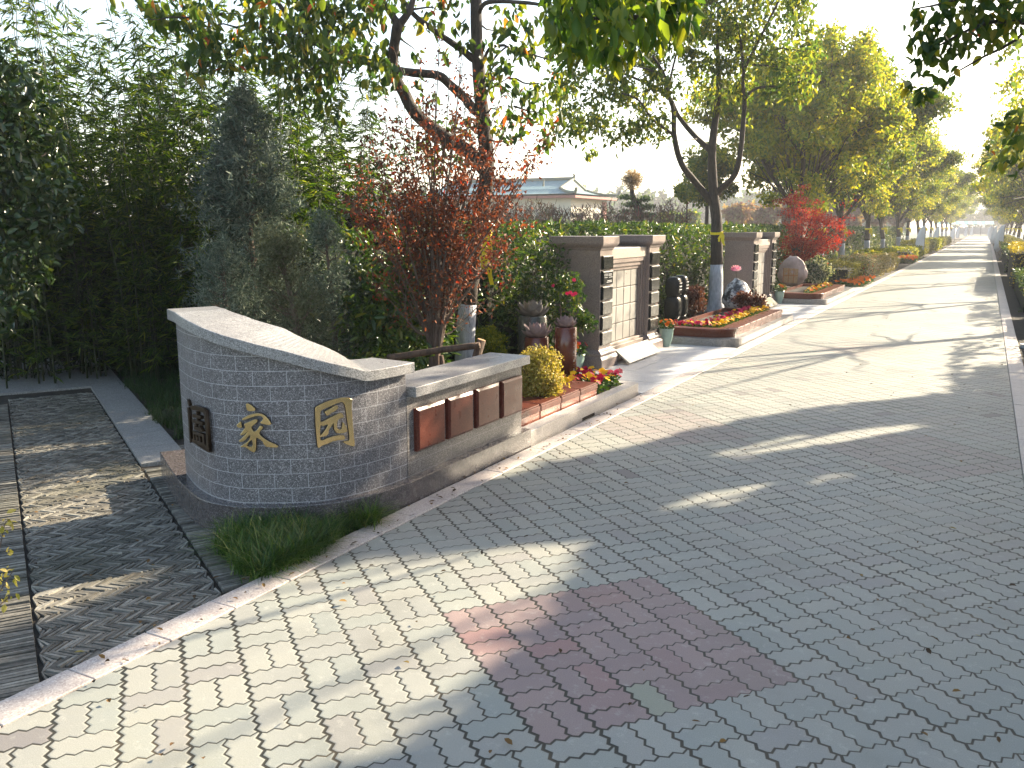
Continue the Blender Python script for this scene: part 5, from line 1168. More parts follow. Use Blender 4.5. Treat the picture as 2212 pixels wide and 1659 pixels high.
# leafy bough over the road at the top of the picture
CB = []
for u in range(1190, 1500, 26):
    for v in range(-60, 95 if u < 1460 else 60, 26):
        if v > 70 and rnd.random() < .4: continue
        CB.append((at(u + rnd.uniform(-8, 8), v + rnd.uniform(-8, 8), 5.2 + rnd.uniform(-.25, .25)), .075, 7))
for u, v in [(1230, 120), (1262, 118), (1320, 115), (1335, 120), (1300, 100), (1215, 100), (1370, 105)]: CB.append((at(u, v, 5.2), .04, 5))
qb = at(1500, -260, 5.4)
overhang('camphor tree by the camera whose bough of drooping leaves fills the top edge', [([at(1700, -420, 5.6), qb, at(1480, -60, 5.3), at(1400, 30, 5.2), at(1290, 40, 5.2), at(1200, 20, 5.2)], .035), ([qb, at(1400, -120, 5.2), at(1280, -40, 5.2), at(1210, 60, 5.2)], .02)],
         [np.array([2.6, 3.0, 1.]), np.array([2.4, 3.2, 3.]), at(1700, -420, 5.6)], CB, .115, .052, leaf_mat('camphor_leaf_bough', [(0, (.04, .10, .02)), (.4, (.08, .16, .025)), (.8, (.17, .24, .03)), (1, (.30, .32, .04))], .55, .35), 106, cull=False, down=2.2)

# --- bamboo grove
def bamboo(seed, H=3.9, nc=15, rad=.75, sprays=66):
    g = np.random.default_rng(seed); b = MB(); P = []; D = []; N = []; LL = []
    for i in range(nc):
        a, q = g.uniform(0, 6.28), rad * math.sqrt(g.random()); x, y = q * math.cos(a), q * math.sin(a); h = H * g.uniform(.55, 1.0) * (1.22 if i % 6 == 0 else 1); ln = g.uniform(.15, .55) * (h / H); la = a + g.uniform(-.8, .8)
        pts = [np.array([x + ln * math.cos(la) * f ** 2.2, y + ln * math.sin(la) * f ** 2.2, -.05 + h * f]) for f in np.linspace(0, 1, 9)]
        b.tube(pts, np.linspace(.012, .003, 9), 5)
        Qs = spline(pts, 60)
        for s_ in range(sprays):
            f = g.uniform(.05, 1) ** .85; c = Qs[min(59, int(f * 59))]; az = g.uniform(0, 6.28); rr_ = g.uniform(.05, .5) * (1.15 - f * .6)
            o = np.array([math.cos(az), math.sin(az), g.uniform(-.15, .5)]); e = c + o * rr_
            if s_ % 4 == 0: b.tube([c, (c + e) / 2 + [0, 0, .03], e], [.003, .002, .001], 3, cap=False)
            k_ = int(g.integers(5, 9)); sd = np.array([-o[1], o[0], 0]); fd = nrm(o * .9 + np.array([0, 0, g.uniform(-.9, .3)]))
            for j in range(k_):
                q_ = (j / (k_ - 1) - .5) * 2.1; P.append(e - fd * .02 * j); d = fd * math.cos(q_) + sd * math.sin(q_) + g.normal(size=3) * .12; D.append(d); N.append(g.normal(size=3) * .4 + [0, 0, 1.]); LL.append(g.uniform(.09, .17) * (1 - .25 * abs(q_)))
    P, D, N, LL = map(np.array, (P, D, N, LL)); V, Q = leaves(P, D, N, LL, LL * .125, .1, .25)
    t = thing('bamboo_clump', 'x', 'bamboo', group='bamboo clumps behind the entrance wall')
    KIDS[t.name] = [b.build('culms', M_CULM, t, smooth=True), link('leaves', np_mesh('leaves', V, Q, M_BAMB), t)]
    return t
bm = [bamboo(1), bamboo(2), bamboo(3, 4.1, 14, .8)]
spots = [(20, 9.6, .86), (90, 10.2, .92), (165, 9.8, .95), (235, 9.4, .93), (300, 10.2, 1.02), (360, 9.3, .92), (430, 9.8, .95), (500, 9.4, .90), (560, 10.1, 1.0), (640, 9.6, .85), (700, 10.4, .86), (770, 11.0, .82), (835, 11.8, .76),
         (-50, 11.5, .95), (60, 12, .95), (130, 12.2, 1.05), (220, 11.6, 1.02), (290, 12.2, 1.10), (400, 11.8, 1.08), (480, 12, 1.08), (600, 12, 1.0), (680, 12.4, .92), (740, 12.8, .88), (-60, 9.2, .9)]
for i, (u, d, s) in enumerate(spots):
    c = at(u, 560, d); o = bm[i % 3] if i < 3 else copy_tree(bm[i % 3])
    o.location = (c[0], c[1], 0); o.rotation_euler = (0, 0, i * 1.3); o.scale = (s, s, s * (.93 if i < 13 else 1.03))
    row = 'front' if i < 13 or i == 23 else 'back'
    tag(o, f'bamboo clump in the {row} rank of the grove, number {[1,2,3,4,5,6,7,8,9,10,11,12,13,1,2,3,4,5,6,7,8,9,10,14][i]} counted from the left', 'bamboo', 'bamboo clumps behind the entrance wall')
# dense shaded understorey below the bamboo
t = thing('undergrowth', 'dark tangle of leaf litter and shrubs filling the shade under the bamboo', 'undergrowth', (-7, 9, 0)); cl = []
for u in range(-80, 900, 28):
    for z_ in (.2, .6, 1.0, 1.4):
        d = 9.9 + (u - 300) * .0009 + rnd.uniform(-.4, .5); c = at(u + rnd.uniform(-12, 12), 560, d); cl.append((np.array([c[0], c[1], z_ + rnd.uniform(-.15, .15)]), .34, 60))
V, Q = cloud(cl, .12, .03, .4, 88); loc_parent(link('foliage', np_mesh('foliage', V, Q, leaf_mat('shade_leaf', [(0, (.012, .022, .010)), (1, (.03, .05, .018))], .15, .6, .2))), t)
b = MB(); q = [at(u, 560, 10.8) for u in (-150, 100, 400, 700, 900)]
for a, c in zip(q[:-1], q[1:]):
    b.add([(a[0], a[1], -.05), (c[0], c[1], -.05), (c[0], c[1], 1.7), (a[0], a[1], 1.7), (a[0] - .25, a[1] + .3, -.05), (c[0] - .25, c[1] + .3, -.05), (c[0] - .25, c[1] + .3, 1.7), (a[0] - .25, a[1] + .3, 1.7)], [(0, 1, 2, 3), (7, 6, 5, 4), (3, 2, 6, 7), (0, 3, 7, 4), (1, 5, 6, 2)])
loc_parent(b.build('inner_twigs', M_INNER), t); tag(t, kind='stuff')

# --- dark broad-leaved tree at the left edge
t = thing('broadleaf_tree', 'dark glossy broad-leaved tree filling the left edge, in front of the bamboo', 'tree', tuple(at(-60, 560, 7.2)[:2]) + (0,)); cl = []
for u, v, r, n in [(-20, 200, .45, 420), (40, 260, .38, 380), (20, 340, .42, 420), (80, 330, .30, 260), (60, 410, .38, 420), (110, 420, .24, 190), (30, 480, .40, 430), (90, 480, .28, 230), (-20, 560, .4, 380), (50, 560, .30, 260), (20, 630, .28, 220), (-30, 680, .3, 200), (120, 380, .15, 60), (-60, 300, .5, 300), (10, 150, .25, 120), (-60, 450, .5, 300)]:
    cl.append((at(u, v, 7.3 + rnd.uniform(-.5, .5)), r, n))
V, Q = cloud(cl, .075, .04, .5, 90); loc_parent(link('crown', np_mesh('crown', V, Q, M_BROAD)), t)
b = MB(); c0 = at(-60, 560, 7.2); b.tube(spline([(c0[0], c0[1], -.05), tuple(at(-50, 480, 7.2)), tuple(at(-10, 330, 7.2)), tuple(at(10, 210, 7.2))], 16), np.linspace(.07, .02, 16), 8)
for u, v in [(90, 420), (100, 330), (40, 560), (20, 150)]: b.tube(twig_path(at(-30, 430, 7.2), at(u, v, 7.2), 5, .05, .05, u), np.linspace(.025, .006, 6), 5)
loc_parent(b.build('trunk', M_BARK, smooth=True), t)
t = thing('leafy_sprig', 'thin sprig of small pale leaves poking in at the bottom left edge', 'plant', tuple(gp(-60, 1400)[:2]) + (0,)); cl = [(at(u, v, 2.55), .018, n) for u, v, n in [(12, 1120, 5), (20, 1135, 5), (5, 1150, 4), (20, 1230, 4), (8, 1245, 5), (28, 1252, 3), (10, 1270, 4), (25, 1285, 4), (5, 1300, 4), (14, 1190, 3)]]
V, Q = cloud(cl, .022, .012, .1, 91); loc_parent(link('foliage', np_mesh('foliage', V, Q, M_YELSH)), t)
b = MB(); g0 = gp(-90, 1450, -.03); 
for u, v in [(20, 1120), (28, 1235), (22, 1285)]: b.tube([g0, at(-30, 1330, 2.5), at(u - 10, v + 12, 2.55), at(u, v, 2.55)], [.004, .003, .0015, .001], 5)
loc_parent(b.build('stems', M_TWIG), t)

# --- grey-green cypresses behind the wall
def cypress(name, label, axis, rmax, n, m, seed, L=.075, group=None):
    """upswept feathery sprays round a leaning axis"""
    g = np.random.default_rng(seed); Ax = spline(axis, 60); H = Ax[-1, 2] - Ax[0, 2]; t = thing(name, label, 'conifer', (Ax[0][0], Ax[0][1], 0), group=group)
    b = MB(); b.tube(Ax, np.linspace(.035, .006, 60), 7); P = []; D = []
    nb = int(120 * (rmax / .3))
    for i in range(nb):
        f = g.random() ** 1.15; c = Ax[int(f * 59)]; a = g.uniform(0, 6.28); rl = rmax * (min(1, .62 + f * 1.5)) * (1 - f) ** .62 * g.uniform(.6, 1.2) + .04
        o = np.array([math.cos(a), math.sin(a), g.uniform(.3, .9)]); e = c + o * rl
        if i % 2 == 0: b.tube([c, c + o * rl * .5 + [0, 0, -.02], e], [.007, .004, .001], 4, cap=False)
        for j in range(9):
            q = c + (e - c) * g.uniform(.3, 1.05) + g.normal(size=3) * .055; k_ = int(n / nb / 9) + 1
            P.append(q + g.normal(size=(k_, 3)) * .02); D.append(nrm(o + np.array([0, 0, .2])) * .5 + rdir(k_, -.1, g))
    P = np.concatenate(P); D = np.concatenate(D); nn = len(P); V, Q = leaves(P, D, rdir(nn, 0, g), L * g.uniform(.5, 1.2, nn), L * .15, .05, .05)
    loc_parent(b.build('trunk', M_TWIG), t); loc_parent(link('foliage', np_mesh('foliage', V, Q, m)), t); return t
cypress('cypress', 'tallest blue-grey cypress leaning left behind the curved wall', [at(560, 790, 8.3), at(550, 600, 8.2), at(535, 420, 8.1), at(524, 215, 8.0)], .66, 24000, M_CYP, 201, .075, group='cypresses behind the wall')
cypress('cypress', 'low brownish cypress right behind the sloping top of the wall', [at(650, 800, 7.0), at(640, 700, 7.0), at(618, 600, 7.0), at(600, 520, 7.0)], .32, 14000, M_CYP2, 202, .04, group='cypresses behind the wall')
cypress('cypress', 'slim blue-grey cypress between the brownish cypress and the glossy shrub', [at(725, 800, 7.9), at(722, 700, 7.9), at(712, 600, 7.9), at(700, 480, 7.9)], .34, 13000, M_CYP, 203, .042, group='cypresses behind the wall')
cypress('cypress', 'small blue-tinted young cypress low behind the left top of the wall', [at(500, 770, 7.6), at(490, 690, 7.6), at(485, 620, 7.6), at(480, 540, 7.6)], .30, 8000, M_CYP, 204, .042, group='cypresses behind the wall')

# --- brown maple behind the low wall
DM = 7.6
mb0 = at(938, 800, DM); t = thing('maple_shrub', 'wide many-stemmed maple with dull red-brown leaves and bare tips behind the low wall', 'tree', (mb0[0], mb0[1], 0)); b = MB(); g = np.random.default_rng(5); P = []
tips = [(745, 470), (770, 400), (800, 300), (815, 330), (850, 190), (880, 160), (905, 120), (940, 140), (975, 110), (1000, 90), (1040, 150), (1075, 130), (1100, 160), (1150, 240), (1190, 300), (1150, 360), (1130, 420), (1140, 480), (1090, 530), (780, 540), (800, 470), (830, 400), (870, 330), (960, 300), (1030, 260), (1070, 350), (900, 260), (1060, 450), (860, 480), (1000, 380), (1200, 270), (840, 240), (1010, 200), (925, 200), (790, 600), (1110, 600), (755, 430), (1090, 250), (742, 420), (760, 330), (785, 260), (820, 210), (1130, 200), (1160, 300), (1120, 340), (1060, 240), (860, 120), (1010, 60), (950, 60)]
for i, (u, v) in enumerate(tips):
    dd = rnd.uniform(-.55, .55); e = at(u, v, DM + dd); s0 = np.array([mb0[0] + rnd.uniform(-.05, .05), mb0[1] + rnd.uniform(-.05, .05), -.03])
    m1 = at(938 + (u - 938) * .22 + rnd.uniform(-8, 8), 800 - (800 - v) * .42, DM + dd * .35); m2 = at(938 + (u - 938) * .62 + rnd.uniform(-8, 8), 800 - (800 - v) * .72, DM + dd * .75)
    Qp = spline([s0, at(938 + (u - 938) * .06, 740, DM + dd * .1), m1, m2, e], 26); r1 = .012 if i % 3 else .020
    b.tube(Qp, np.linspace(r1, .0018, 26), 5)
    for j in range(21):
        f = g.uniform(.36, .98); c = Qp[int(f * 25)]; o = nrm(g.normal(size=3) + np.array([0, 0, .9])); L_ = g.uniform(.12, .42) * (1.2 - f * .7); e2 = c + o * L_
        b.tube([c, (c + e2) / 2 + g.normal(size=3) * .015, e2], [.0035, .0022, .001], 3, cap=False)
        z_ = c[2]; dens = np.interp(z_, [.7, 1.1, 1.4, 2.1, 2.6, 3.1], [0, 7, 14, 13, 5, 1])
        k_ = int(dens * g.uniform(.4, 1.4)); 
        if k_: P.append(c + (e2 - c) * g.random((k_, 1)) + g.normal(size=(k_, 3)) * .035)
P = np.concatenate(P); n = len(P); V, Q = leaves(P, rdir(n, .8, g), rdir(n, 0, g), .036 * g.uniform(.6, 1.3, n), .022, .25, .3)
loc_parent(b.build('stems', M_TWIG), t); loc_parent(link('foliage', np_mesh('foliage', V, Q, M_MAPLE)), t)

# --- timber prop beside the maple
t = thing('timber_prop', 'rough log rail tied to short leaning posts behind the low wall', 'tree prop', tuple(at(940, 790, 6.9)[:2]) + (0,))
b = MB(); b.tube(twig_path(at(838, 772, 6.95), at(1036, 746, 6.8), 8, .008, 0, 3), .027, 10); loc_parent(b.build('rail', M_LOG, smooth=True), t)
for (u0, v0, u1, v1, d, r) in ((1012, 830, 1040, 735, 6.9, .036), (942, 850, 946, 752, 6.95, .022), (972, 860, 952, 768, 6.95, .020)):
    p0, p1 = at(u0, v0, d), at(u1, v1, d); p0 = p1 + (p0 - p1) * ((p1[2] + .05) / max(.05, p1[2] - p0[2]))
    b = MB(); b.tube([p0, (p0 + p1) / 2, p1], r, 10); o = loc_parent(b.build('post', M_LOG, smooth=True), t)
    if r > .03: b = MB(); b.tube([p1, p1 + (p1 - p0) / np.linalg.norm(p1 - p0) * .006], r * .96, 10); o2 = b.build('cut_end', M_CUT); o2.parent = o; o2.matrix_parent_inverse = o.matrix_parent_inverse.inverted() if False else Matrix.Identity(4); o2.matrix_parent_inverse = Matrix.Identity(4)

# --- bright red maple beyond the far memorial wall
c0 = at(1722, 590, 24.0); t = thing('red_maple', 'bright scarlet maple behind the pink boulder', 'tree', (c0[0], c0[1], 0)); b = MB(); P = []
for i, (u, v) in enumerate([(1700, 440), (1712, 430), (1720, 470), (1740, 460), (1760, 455), (1780, 460), (1800, 470), (1825, 475), (1815, 500), (1800, 520), (1785, 530), (1765, 500), (1740, 510), (1755, 555), (1775, 570), (1700, 490), (1705, 520), (1730, 430), (1850, 440)]):
    e = at(u, v, 24 + rnd.uniform(-.7, .7)); Qp = spline([(c0[0], c0[1], -.05), at(1722 + (u - 1722) * .35, 590 - (590 - v) * .45, 24), e], 12); b.tube(Qp, np.linspace(.035, .006, 12), 5)
    for j in range(12):
        c = Qp[rnd.randint(5, 11)] + g.normal(size=3) * .12; P.append(ball(c, (.20, .20, .10), 42 if u < 1840 else 3, .5, g))
P = np.concatenate(P); n = len(P); V, Q = leaves(P, rdir(n, .5, g), rdir(n, -.5, g), .06 * g.uniform(.6, 1.3, n), .032)
loc_parent(b.build('stems', M_BARK), t); loc_parent(link('foliage', np_mesh('foliage', V, Q, M_REDMAPLE)), t)
c = at(1730, 600, 22.6); shrub('variegated_bush', 'dark bush with pale variegated leaves right of the pink boulder', 'bush', (c[0] + .35, c[1] + .3, .5), (.45, .6, .4), 3600, .06, .035, leaf_mat('variegated_leaf', [(0, (.02, .05, .02)), (.55, (.05, .10, .03)), (.6, (.4, .42, .30)), (1, (.5, .5, .38))], .3), 33)

# ================================================================= FAR BACKGROUND
# hall with a blue-grey tiled roof
M_ROOF = None
m_, t_, b_ = mat('blue_grey_roof_tiles'); k = NT(t_); co = k.coord(); wv = k.n('ShaderNodeTexWave'); wv.bands_direction = 'X'; wv.inputs['Scale'].default_value = 1.5; k.l(co, wv.inputs['Vector'])
k.l(k.mix(k.m('MULTIPLY', wv.outputs[1], .6), k.ramp(k.noise(co, 4., 4.), [(.3, (.12, .21, .22)), (.7, (.19, .31, .32))]), (.09, .14, .17)), b_.inputs['Base Color']); b_.inputs['Roughness'].default_value = .55; M_ROOF = m_
M_RIDGE = simple('roof_ridge_stone', (.16, .17, .13), .7); M_PLASTER = simple('cream_plaster', (.60, .55, .46), .8, .1, 1); M_EAVE = simple('red_brown_eave', (.32, .13, .11), .7); M_GLASSD = simple('dark_window', (.10, .09, .10), .2)
K0 = at(1233, 455, 60); ex, ey = K0[0], K0[1]; zE, zR = 3.72, 4.95
t = thing('tiled_hall', 'low cream hall with a blue-grey tiled hip roof seen above the hedge', 'building', (ex, ey, 0))
LX, LY, OV = 13., 6.4, .6
b = MB(); b.box(ex - LX, ex - .0, ey, ey + LY, -.1, zE - .1); loc_parent(b.build('walls', M_PLASTER), t)
b = MB(); b.box(ex - LX - OV, ex + OV, ey - OV, ey + LY + OV, zE - .16, zE); loc_parent(b.build('eave_board', M_EAVE), t)
gx = .55 + OV
def sag(p, q, n=5, s=.12): return [np.array(p) + (np.array(q) - np.array(p)) * i / n - np.array([0, 0, s * math.sin(math.pi * i / n)]) for i in range(n + 1)]
yr = ey + LY / 2; b = MB(); n = 6
x0, x1 = ex - LX - OV, ex + OV; y0, y1 = ey - OV, ey + LY + OV
gz = zE + (zR - zE) * .42; gyo = (zR - gz) / (zR - zE) * (LY / 2 + OV)
rx0, rx1 = x0 + 1.9, x1 - 1.9
for sgn, ya in ((-1, y0), (1, y1)):
    A0 = sag((x0, ya, zE + .12), (rx0, yr + sgn * gyo, gz)); B0 = sag((x1, ya, zE + .12), (rx1, yr + sgn * gyo, gz)); A1 = sag((rx0, yr + sgn * gyo, gz), (rx0, yr, zR), s=.05); B1 = sag((rx1, yr + sgn * gyo, gz), (rx1, yr, zR), s=.05)
    LA = A0 + A1[1:]; LB = B0 + B1[1:]; m2 = len(LA)
    vs = []
    for p, q in zip(LA, LB): vs += [tuple(p), tuple(q)]
    b.add(vs, [(2 * i, 2 * i + 1, 2 * i + 3, 2 * i + 2) for i in range(m2 - 1)])
for xa, xr in ((x1, rx1), (x0, rx0)):
    A0 = sag((xa, y0, zE + .12), (xr, yr - gyo, gz)); B0 = sag((xa, y1, zE + .12), (xr, yr + gyo, gz)); vs = []
    for p, q in zip(A0, B0): vs += [tuple(p), tuple(q)]
    b.add(vs, [(2 * i, 2 * i + 1, 2 * i + 3, 2 * i + 2) for i in range(5)])
loc_parent(b.build('roof', M_ROOF), t)
b = MB(); b.add([(rx1 + .02, yr - gyo, gz), (rx1 + .02, yr + gyo, gz), (rx1 + .02, yr, zR)], [(0, 1, 2)]); loc_parent(b.build('gable', M_PLASTER), t)
b = MB(); b.tube([(rx0, yr, zR + .06), (rx1, yr, zR + .06)], .14, 6); b.tube([(rx1, yr, zR + .05), (rx1 + .1, yr, zR + .32), (rx1 - .12, yr, zR + .42)], [.13, .09, .03], 6)
for s_, ya in ((-1, y0), (1, y1)):
    b.tube(sag((rx1 + .02, yr, zR + .05), (rx1 + .02, yr + s_ * gyo, gz + .05), s=.0), .10, 6); q = sag((rx1, yr + s_ * gyo, gz + .06), (x1, ya, zE + .2)); b.tube(q + [q[-1] + np.array([.12, s_ * .12, .28])], .10, 6)
b.tube([(-3.2 + x1, y0 + 1.6, zE + .7), (-3.15 + x1, y0 + 1.6, zE + 1.2)], [.09, .03], 5)
loc_parent(b.build('ridge_beams', M_RIDGE), t)
for yy in (ey + 1.0, ey + 3.9): b = MB(); b.box(ex - .02, ex + .04, yy, yy + 1.1, .6, 2.6); loc_parent(b.build('window', M_GLASSD), t)
for xx in (ex - 2.6, ex - 5.6, ex - 8.6): b = MB(); b.box(xx, xx + 1.2, ey - .04, ey + .02, .8, 2.6); loc_parent(b.build('window', M_GLASSD), t)
b = MB(); b.box(ex - .1, ex + .12, ey + LY - .9, ey + LY - .3, 0, 3.4); loc_parent(b.build('column', M_EAVE), t)

# cloud-pruned pine
c0 = at(1378, 520, 34.); t = thing('cloud_pruned_pine', 'cloud-pruned pine with layered pads and a bare globe top right of the hall', 'tree', (c0[0], c0[1], 0)); b = MB()
top = at(1366, 418, 34); b.tube(spline([(c0[0], c0[1], -.05), at(1382, 480, 34), at(1376, 450, 34), top, at(1364, 400, 34)], 16), np.linspace(.20, .06, 16), 8); cl = []
for u, v, rx_, rz_, n in [(1352, 427, .55, .13, 500), (1392, 430, .55, .16, 560), (1362, 443, .7, .12, 560), (1398, 447, .55, .16, 560), (1352, 458, .5, .10, 350), (1400, 464, .55, .12, 400), (1380, 470, .5, .1, 300), (1345, 472, .35, .1, 220), (1376, 436, .4, .2, 300), (1376, 455, .35, .2, 250)]:
    p = at(u, v, 34); cl.append((p, (rx_ * .62, rx_ * .62, rz_ * .7), int(n * .6))); b.tube(twig_path(at(1378, v + 6, 34), p, 3, .04, 0, u), np.linspace(.06, .02, 4), 5)
gc = at(1365, 388, 34)
for i in range(60):
    d = nrm(np.random.default_rng(i).normal(size=3)); d[2] = abs(d[2]) * 1.0 - .25; b.tube([gc - [0, 0, .2], gc + d * .22, gc + d * .42], [.02, .012, .004], 3, cap=False)
loc_parent(b.build('trunk', M_BARK), t); V, Q = cloud(cl, .10, .03, -.3, 301); loc_parent(link('needle_pads', np_mesh('needle_pads', V, Q, M_CAMPHD)), t)
V, Q = cloud([(gc, .42, 2600)], .07, .02, 0, 302); loc_parent(link('globe_twigs', np_mesh('globe_twigs', V, Q, leaf_mat('tan_twig_tip', [(0, (.25, .16, .09)), (1, (.4, .28, .16))], .3))), t)

# bare purplish brush between the hedge and the hall
cl = []
for u in range(1060, 1480, 9):
    d = rnd.uniform(22, 30); h = 1.6 + (491 - rnd.uniform(446, 470)) / 1870 * d; c = at(u, 480, d)
    for z_ in np.arange(.4, h, .25): cl.append((np.array([c[0], c[1], z_]), (.25, .25, .25), 46))
V, Q = cloud(cl, .16, .018, -1.6, 303); tag(link('bare_brush', np_mesh('bare_brush', V, Q, leaf_mat('purplish_twig', [(0, (.10, .07, .08)), (.6, (.18, .12, .12)), (.9, (.10, .13, .08)), (1, (.3, .1, .1))], .2, .9, .1))), 'purplish bare brush in a strip behind the hedge, in front of the hall', 'brush', kind='stuff')
# round-headed trees beyond the hedge
def bg_tree(u, vt, vb, d, rpx, m, label, seed, name='background_tree', group='trees beyond the hedge', conif=False, n=2600, L=None):
    c = at(u, (vt + vb) / 2, d); r = rpx * d / 1870; hz_ = (vb - vt) / 2 * d / 1870; t = thing(name, label, 'tree', (c[0], c[1], 0), group=group); b = MB(); b.tube([(c[0], c[1], -.1), (c[0], c[1], c[2] + hz_ * .6)], [max(.06, r * .09), max(.02, r * .03)], 6)
    g = np.random.default_rng(seed); cl = []
    for i in range(26):
        if conif: f = g.random(); q = c + np.array([g.normal() * r * (1 - f) * .5, g.normal() * r * (1 - f) * .5, hz_ * (2 * f - 1)]); rr_ = r * (.25 + .45 * (1 - f))
        else: q = ball(c, (r * .75, r * .75, hz_ * .75), 1, .4, g)[0]; rr_ = r * g.uniform(.25, .45)
        cl.append((q, rr_, n // 26))
    L = L or max(.12, d * .0045); V, Q = cloud(cl, L, L * .55, .2, seed); loc_parent(b.build('trunk', M_BARK), t); loc_parent(link('crown', np_mesh('crown', V, Q, m)), t)
bg_tree(1530, 300, 475, 30, 68, M_CAMPH2, 'round dense green tree behind the planter tree, beyond the hedge', 401, n=9000, L=.11)
bg_tree(1485, 395, 440, 31, 30, M_CAMPH2, 'lower left lobe of foliage next to the dense green tree beyond the hedge', 402, n=1600, L=.11)
bg_tree(1455, 458, 492, 80, 26, M_CAMPH2, 'small round pale green bush tree right of the pruned pine', 403); bg_tree(1425, 466, 492, 70, 16, M_CAMPH2, 'smallest green bush tree just right of the pruned pine', 404); bg_tree(1495, 455, 492, 75, 22, M_CAMPH2, 'green bush tree left of the dense round tree', 405)
for i, (u, d, w_) in enumerate([(1590, 70, 30), (1625, 80, 34), (1660, 75, 30), (1700, 85, 30), (1745, 90, 34), (1790, 95, 34), (1840, 100, 32), (1890, 110, 30), (1940, 120, 26)]):
    bg_tree(u, 440 if i < 3 else 425, 495, d, w_, M_PINKV, f'{["first","second","third","fourth","fifth","sixth","seventh","eighth","ninth"][i]} pinkish bare-looking tree from the left in the belt beyond the hedge', 410 + i)
# far conifer wood
cl = []; g = np.random.default_rng(77)
for u in np.arange(700, 1960, 7):
    d = 190 + g.uniform(-10, 25); h = 1.6 + (491 - (g.uniform(408, 440) if u < 1500 else g.uniform(415, 440))) / 1870 * d; c = at(u, 480, d)
    for f in np.arange(.05, 1, .09): cl.append((np.array([c[0], c[1], h * f]), ((1 - f) * 1.6 + .15, (1 - f) * 1.6 + .15, .7), 20))
V, Q = cloud(cl, 1.1, .7, 0, 304); tag(link('far_wood', np_mesh('far_wood', V, Q, M_CAMPHD)), 'hazy far wood of pointed conifers on the horizon', 'wood', kind='stuff')
cl = []
for u in np.arange(2060, 2230, 8):
    d = 230.; c = at(u, 480, d); cl.append((np.array([c[0], c[1], 4.]), (3, 3, 3.5), 60))
V, Q = cloud(cl, 1.1, .7, 0, 305); tag(link('far_wood', np_mesh('far_wood', V, Q, M_CAMPHD)), 'dim far trees across the end of the road', 'wood', kind='stuff')
# brick gate pillar
c0 = at(1716, 480, 30.); t = thing('brick_pillar', 'brown brick pillar with a stepped stone cap beyond the hedge', 'pillar', (c0[0], c0[1], 0)); w_ = .36
m_, t_, b_ = mat('brown_pillar_brick'); k = NT(t_); bt = k.n('ShaderNodeTexBrick'); mp = k.n('ShaderNodeMapping'); mp.inputs['Rotation'].default_value = (R(90), 0, 0); k.l(k.coord(), mp.inputs[0]); k.l(mp.outputs[0], bt.inputs[0])
bt.inputs['Scale'].default_value = 1; bt.inputs['Brick Width'].default_value = .24; bt.inputs['Row Height'].default_value = .07; bt.inputs['Mortar Size'].default_value = .006
bt.inputs[1].default_value = (.22, .10, .07, 1); bt.inputs[2].default_value = (.28, .14, .10, 1); bt.inputs[3].default_value = (.3, .27, .24, 1); k.l(bt.outputs[0], b_.inputs['Base Color'])
b = MB(); b.box(c0[0] - w_, c0[0] + w_, c0[1] - w_, c0[1] + w_, -.05, 1.98); loc_parent(b.build('shaft', m_), t)
b = MB(); b.box(c0[0] - .42, c0[0] + .42, c0[1] - .42, c0[1] + .42, 1.985, 2.06); b.box(c0[0] - .5, c0[0] + .5, c0[1] - .5, c0[1] + .5, 2.063, 2.17); loc_parent(b.build('cap', M_BROWN), t)

# ---------------------------------------------------------------- white feather flags
def flag_mesh(H=1.55, W=.52, flip=1):
    b = MB(); nz, nx = 14, 6; vs = []
    for i in range(nz):
        f = i / (nz - 1); z = .35 + f * (H - .35); wd = W * (1 - f ** 2.2) ** .6 if f > .15 else W * (.7 + 2 * f)
        for j in range(nx):
            q = j / (nx - 1); vs.append((flip * (-wd * q), .06 * math.sin(q * 5 + f * 3) * q, z - .12 * q * (1 - f)))
    b.add(vs, [(i * nx + j, i * nx + j + 1, (i + 1) * nx + j + 1, (i + 1) * nx + j) for i in range(nz - 1) for j in range(nx - 1)])
    p = MB(); p.tube([(0, 0, -.05), (0, 0, H * .7), (-.01 * flip, 0, H * .93), (-.05 * flip, 0, H + .03)], [.014, .012, .008, .004], 6)
    return b, p
def flag(u, vb, d, label, H=1.55, flip=1, first={}):
    c = at(u, vb, d)
    if flip not in first:
        t = thing('feather_flag', label, 'flag'); b, p = flag_mesh(flip=flip); KIDS[t.name] = [b.build('cloth', M_WHITE, t, smooth=True), p.build('pole', M_POLE, t)]; first[flip] = t; o = t
    else: o = copy_tree(first[flip])
    o.location = (c[0], c[1], 0); s = H / 1.55; o.scale = (s * .9, s, s); o.rotation_euler = (0, 0, YAW); tag(o, label, 'flag', 'white feather flags along the road')
od = ['nearest', 'second', 'third', 'fourth', 'fifth', 'sixth', 'seventh']
for i, (u, d) in enumerate([(1999, 47), (2029, 72), (2063, 98), (2073, 108), (2090, 125), (2102, 140)]): flag(u, 500, d, f'{od[i]} white feather flag on the left side of the road', 1.72, 1)
for i, (u, d) in enumerate([(2170, 48), (2154, 70), (2146, 92), (2141, 120)]): flag(u, 500, d, f'{od[i]} white feather flag on the right side of the road', 1.75, 1)
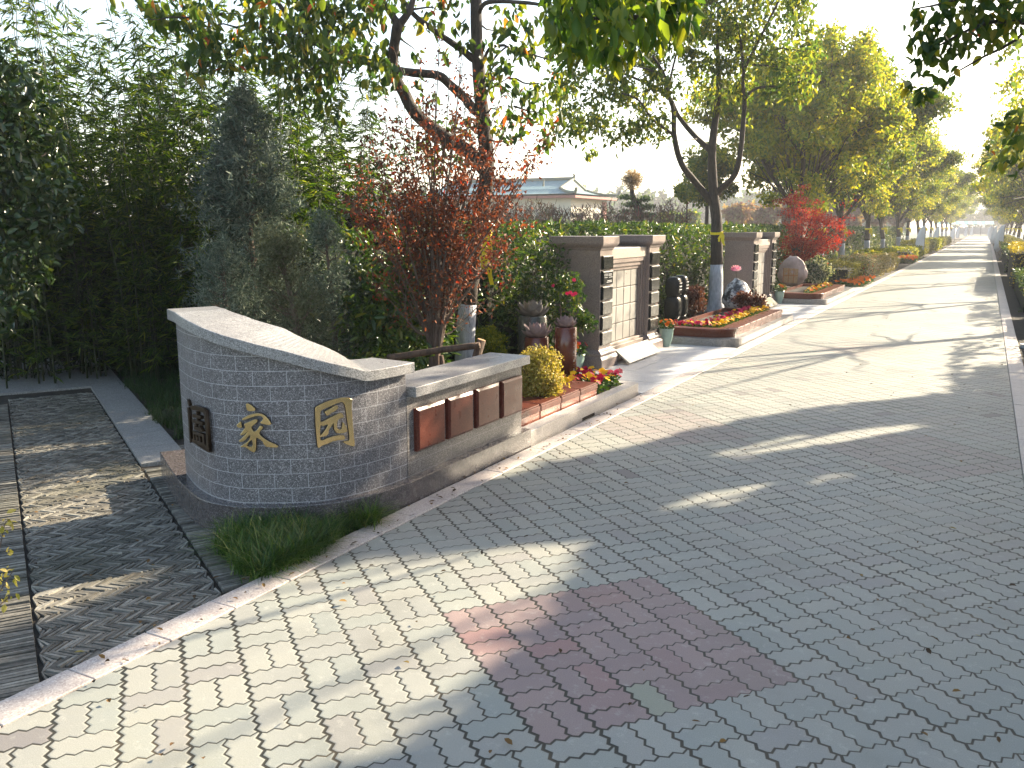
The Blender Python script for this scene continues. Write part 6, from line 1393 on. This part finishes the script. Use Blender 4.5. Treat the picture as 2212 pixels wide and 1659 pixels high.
# awning and pale fence at the end of the road
DE = 172.; cE = (at(2083, 480, DE)); t = thing('awning', 'pale turquoise and white awning across the end of the road', 'awning', (cE[0], cE[1], 0)); b = MB(); c2 = MB()
L0, R0 = at(2018, 480, DE), at(2146, 480, DE); nS = 14
for i in range(nS):
    a0 = L0 + (R0 - L0) * i / nS; a1 = L0 + (R0 - L0) * (i + 1) / nS; dn = np.array([0.2, -1.6, 0.])
    (b if i % 2 else c2).add([(a0[0], a0[1], 2.75), (a1[0], a1[1], 2.78), tuple(a1 + dn)[:2] + (2.18,), tuple(a0 + dn)[:2] + (2.12,)], [(0, 1, 2, 3)])
loc_parent(b.build('turquoise_stripe', simple('turquoise_cloth', (.06, .30, .32), .6)), t); loc_parent(c2.build('white_stripe', simple('pale_cloth', (.26, .40, .42), .6)), t)
for i in range(6): a0 = L0 + (R0 - L0) * i / 5; b = MB(); b.tube([(a0[0], a0[1], -.05), (a0[0], a0[1], 2.75)], .05, 6); loc_parent(b.build('post', M_POLE), t)
t = thing('fence', 'pale slatted fence closing the far end of the road', 'fence', (cE[0], cE[1] + 4, 0)); b = MB(); M_FEN = simple('pale_fence', (.40, .38, .40), .8)
L0, R0 = at(2075, 480, 178), at(2150, 480, 178)
for i in range(28): a0 = L0 + (R0 - L0) * i / 27; b.box(a0[0] - .06, a0[0] + .06, a0[1] - .03, a0[1] + .03, -.05, 1.7)
b.add([(L0[0], L0[1] + .04, .3), (R0[0], R0[1] + .04, .3), (R0[0], R0[1] + .04, 1.5), (L0[0], L0[1] + .04, 1.5)], [(0, 1, 2, 3)]); loc_parent(b.build('slats', M_FEN), t)
# faint tower-like block in the haze
c0 = at(2124, 480, 420.); b = MB(); b.box(c0[0] - 3.2, c0[0] + 3.2, c0[1] - 3, c0[1] + 3, -.1, 11.5); b.box(c0[0] - 2.2, c0[0] + 2.2, c0[1] - 2, c0[1] + 2, 11.51, 12.6)
tag(b.build('distant_building', simple('hazy_building', (.3, .3, .33), .8)), 'faint square building in the haze beyond the end of the road', 'building')

# ---------------------------------------------------------------- haze
hz_m = bpy.data.materials.new('haze'); hz_m.use_nodes = True; q = hz_m.node_tree; q.nodes.remove(q.nodes['Principled BSDF'])
pv = q.nodes.new('ShaderNodeVolumePrincipled'); pv.inputs['Color'].default_value = (.93, .94, 1, 1); pv.inputs['Density'].default_value = .0012; pv.inputs['Anisotropy'].default_value = .3
q.links.new(pv.outputs[0], q.nodes['Material Output'].inputs['Volume'])
b = MB(); b.box(-720, 720, -80, 920, -1.1, 30); o = tag(b.build('haze', hz_m), kind='stuff'); o.display_type = 'WIRE'
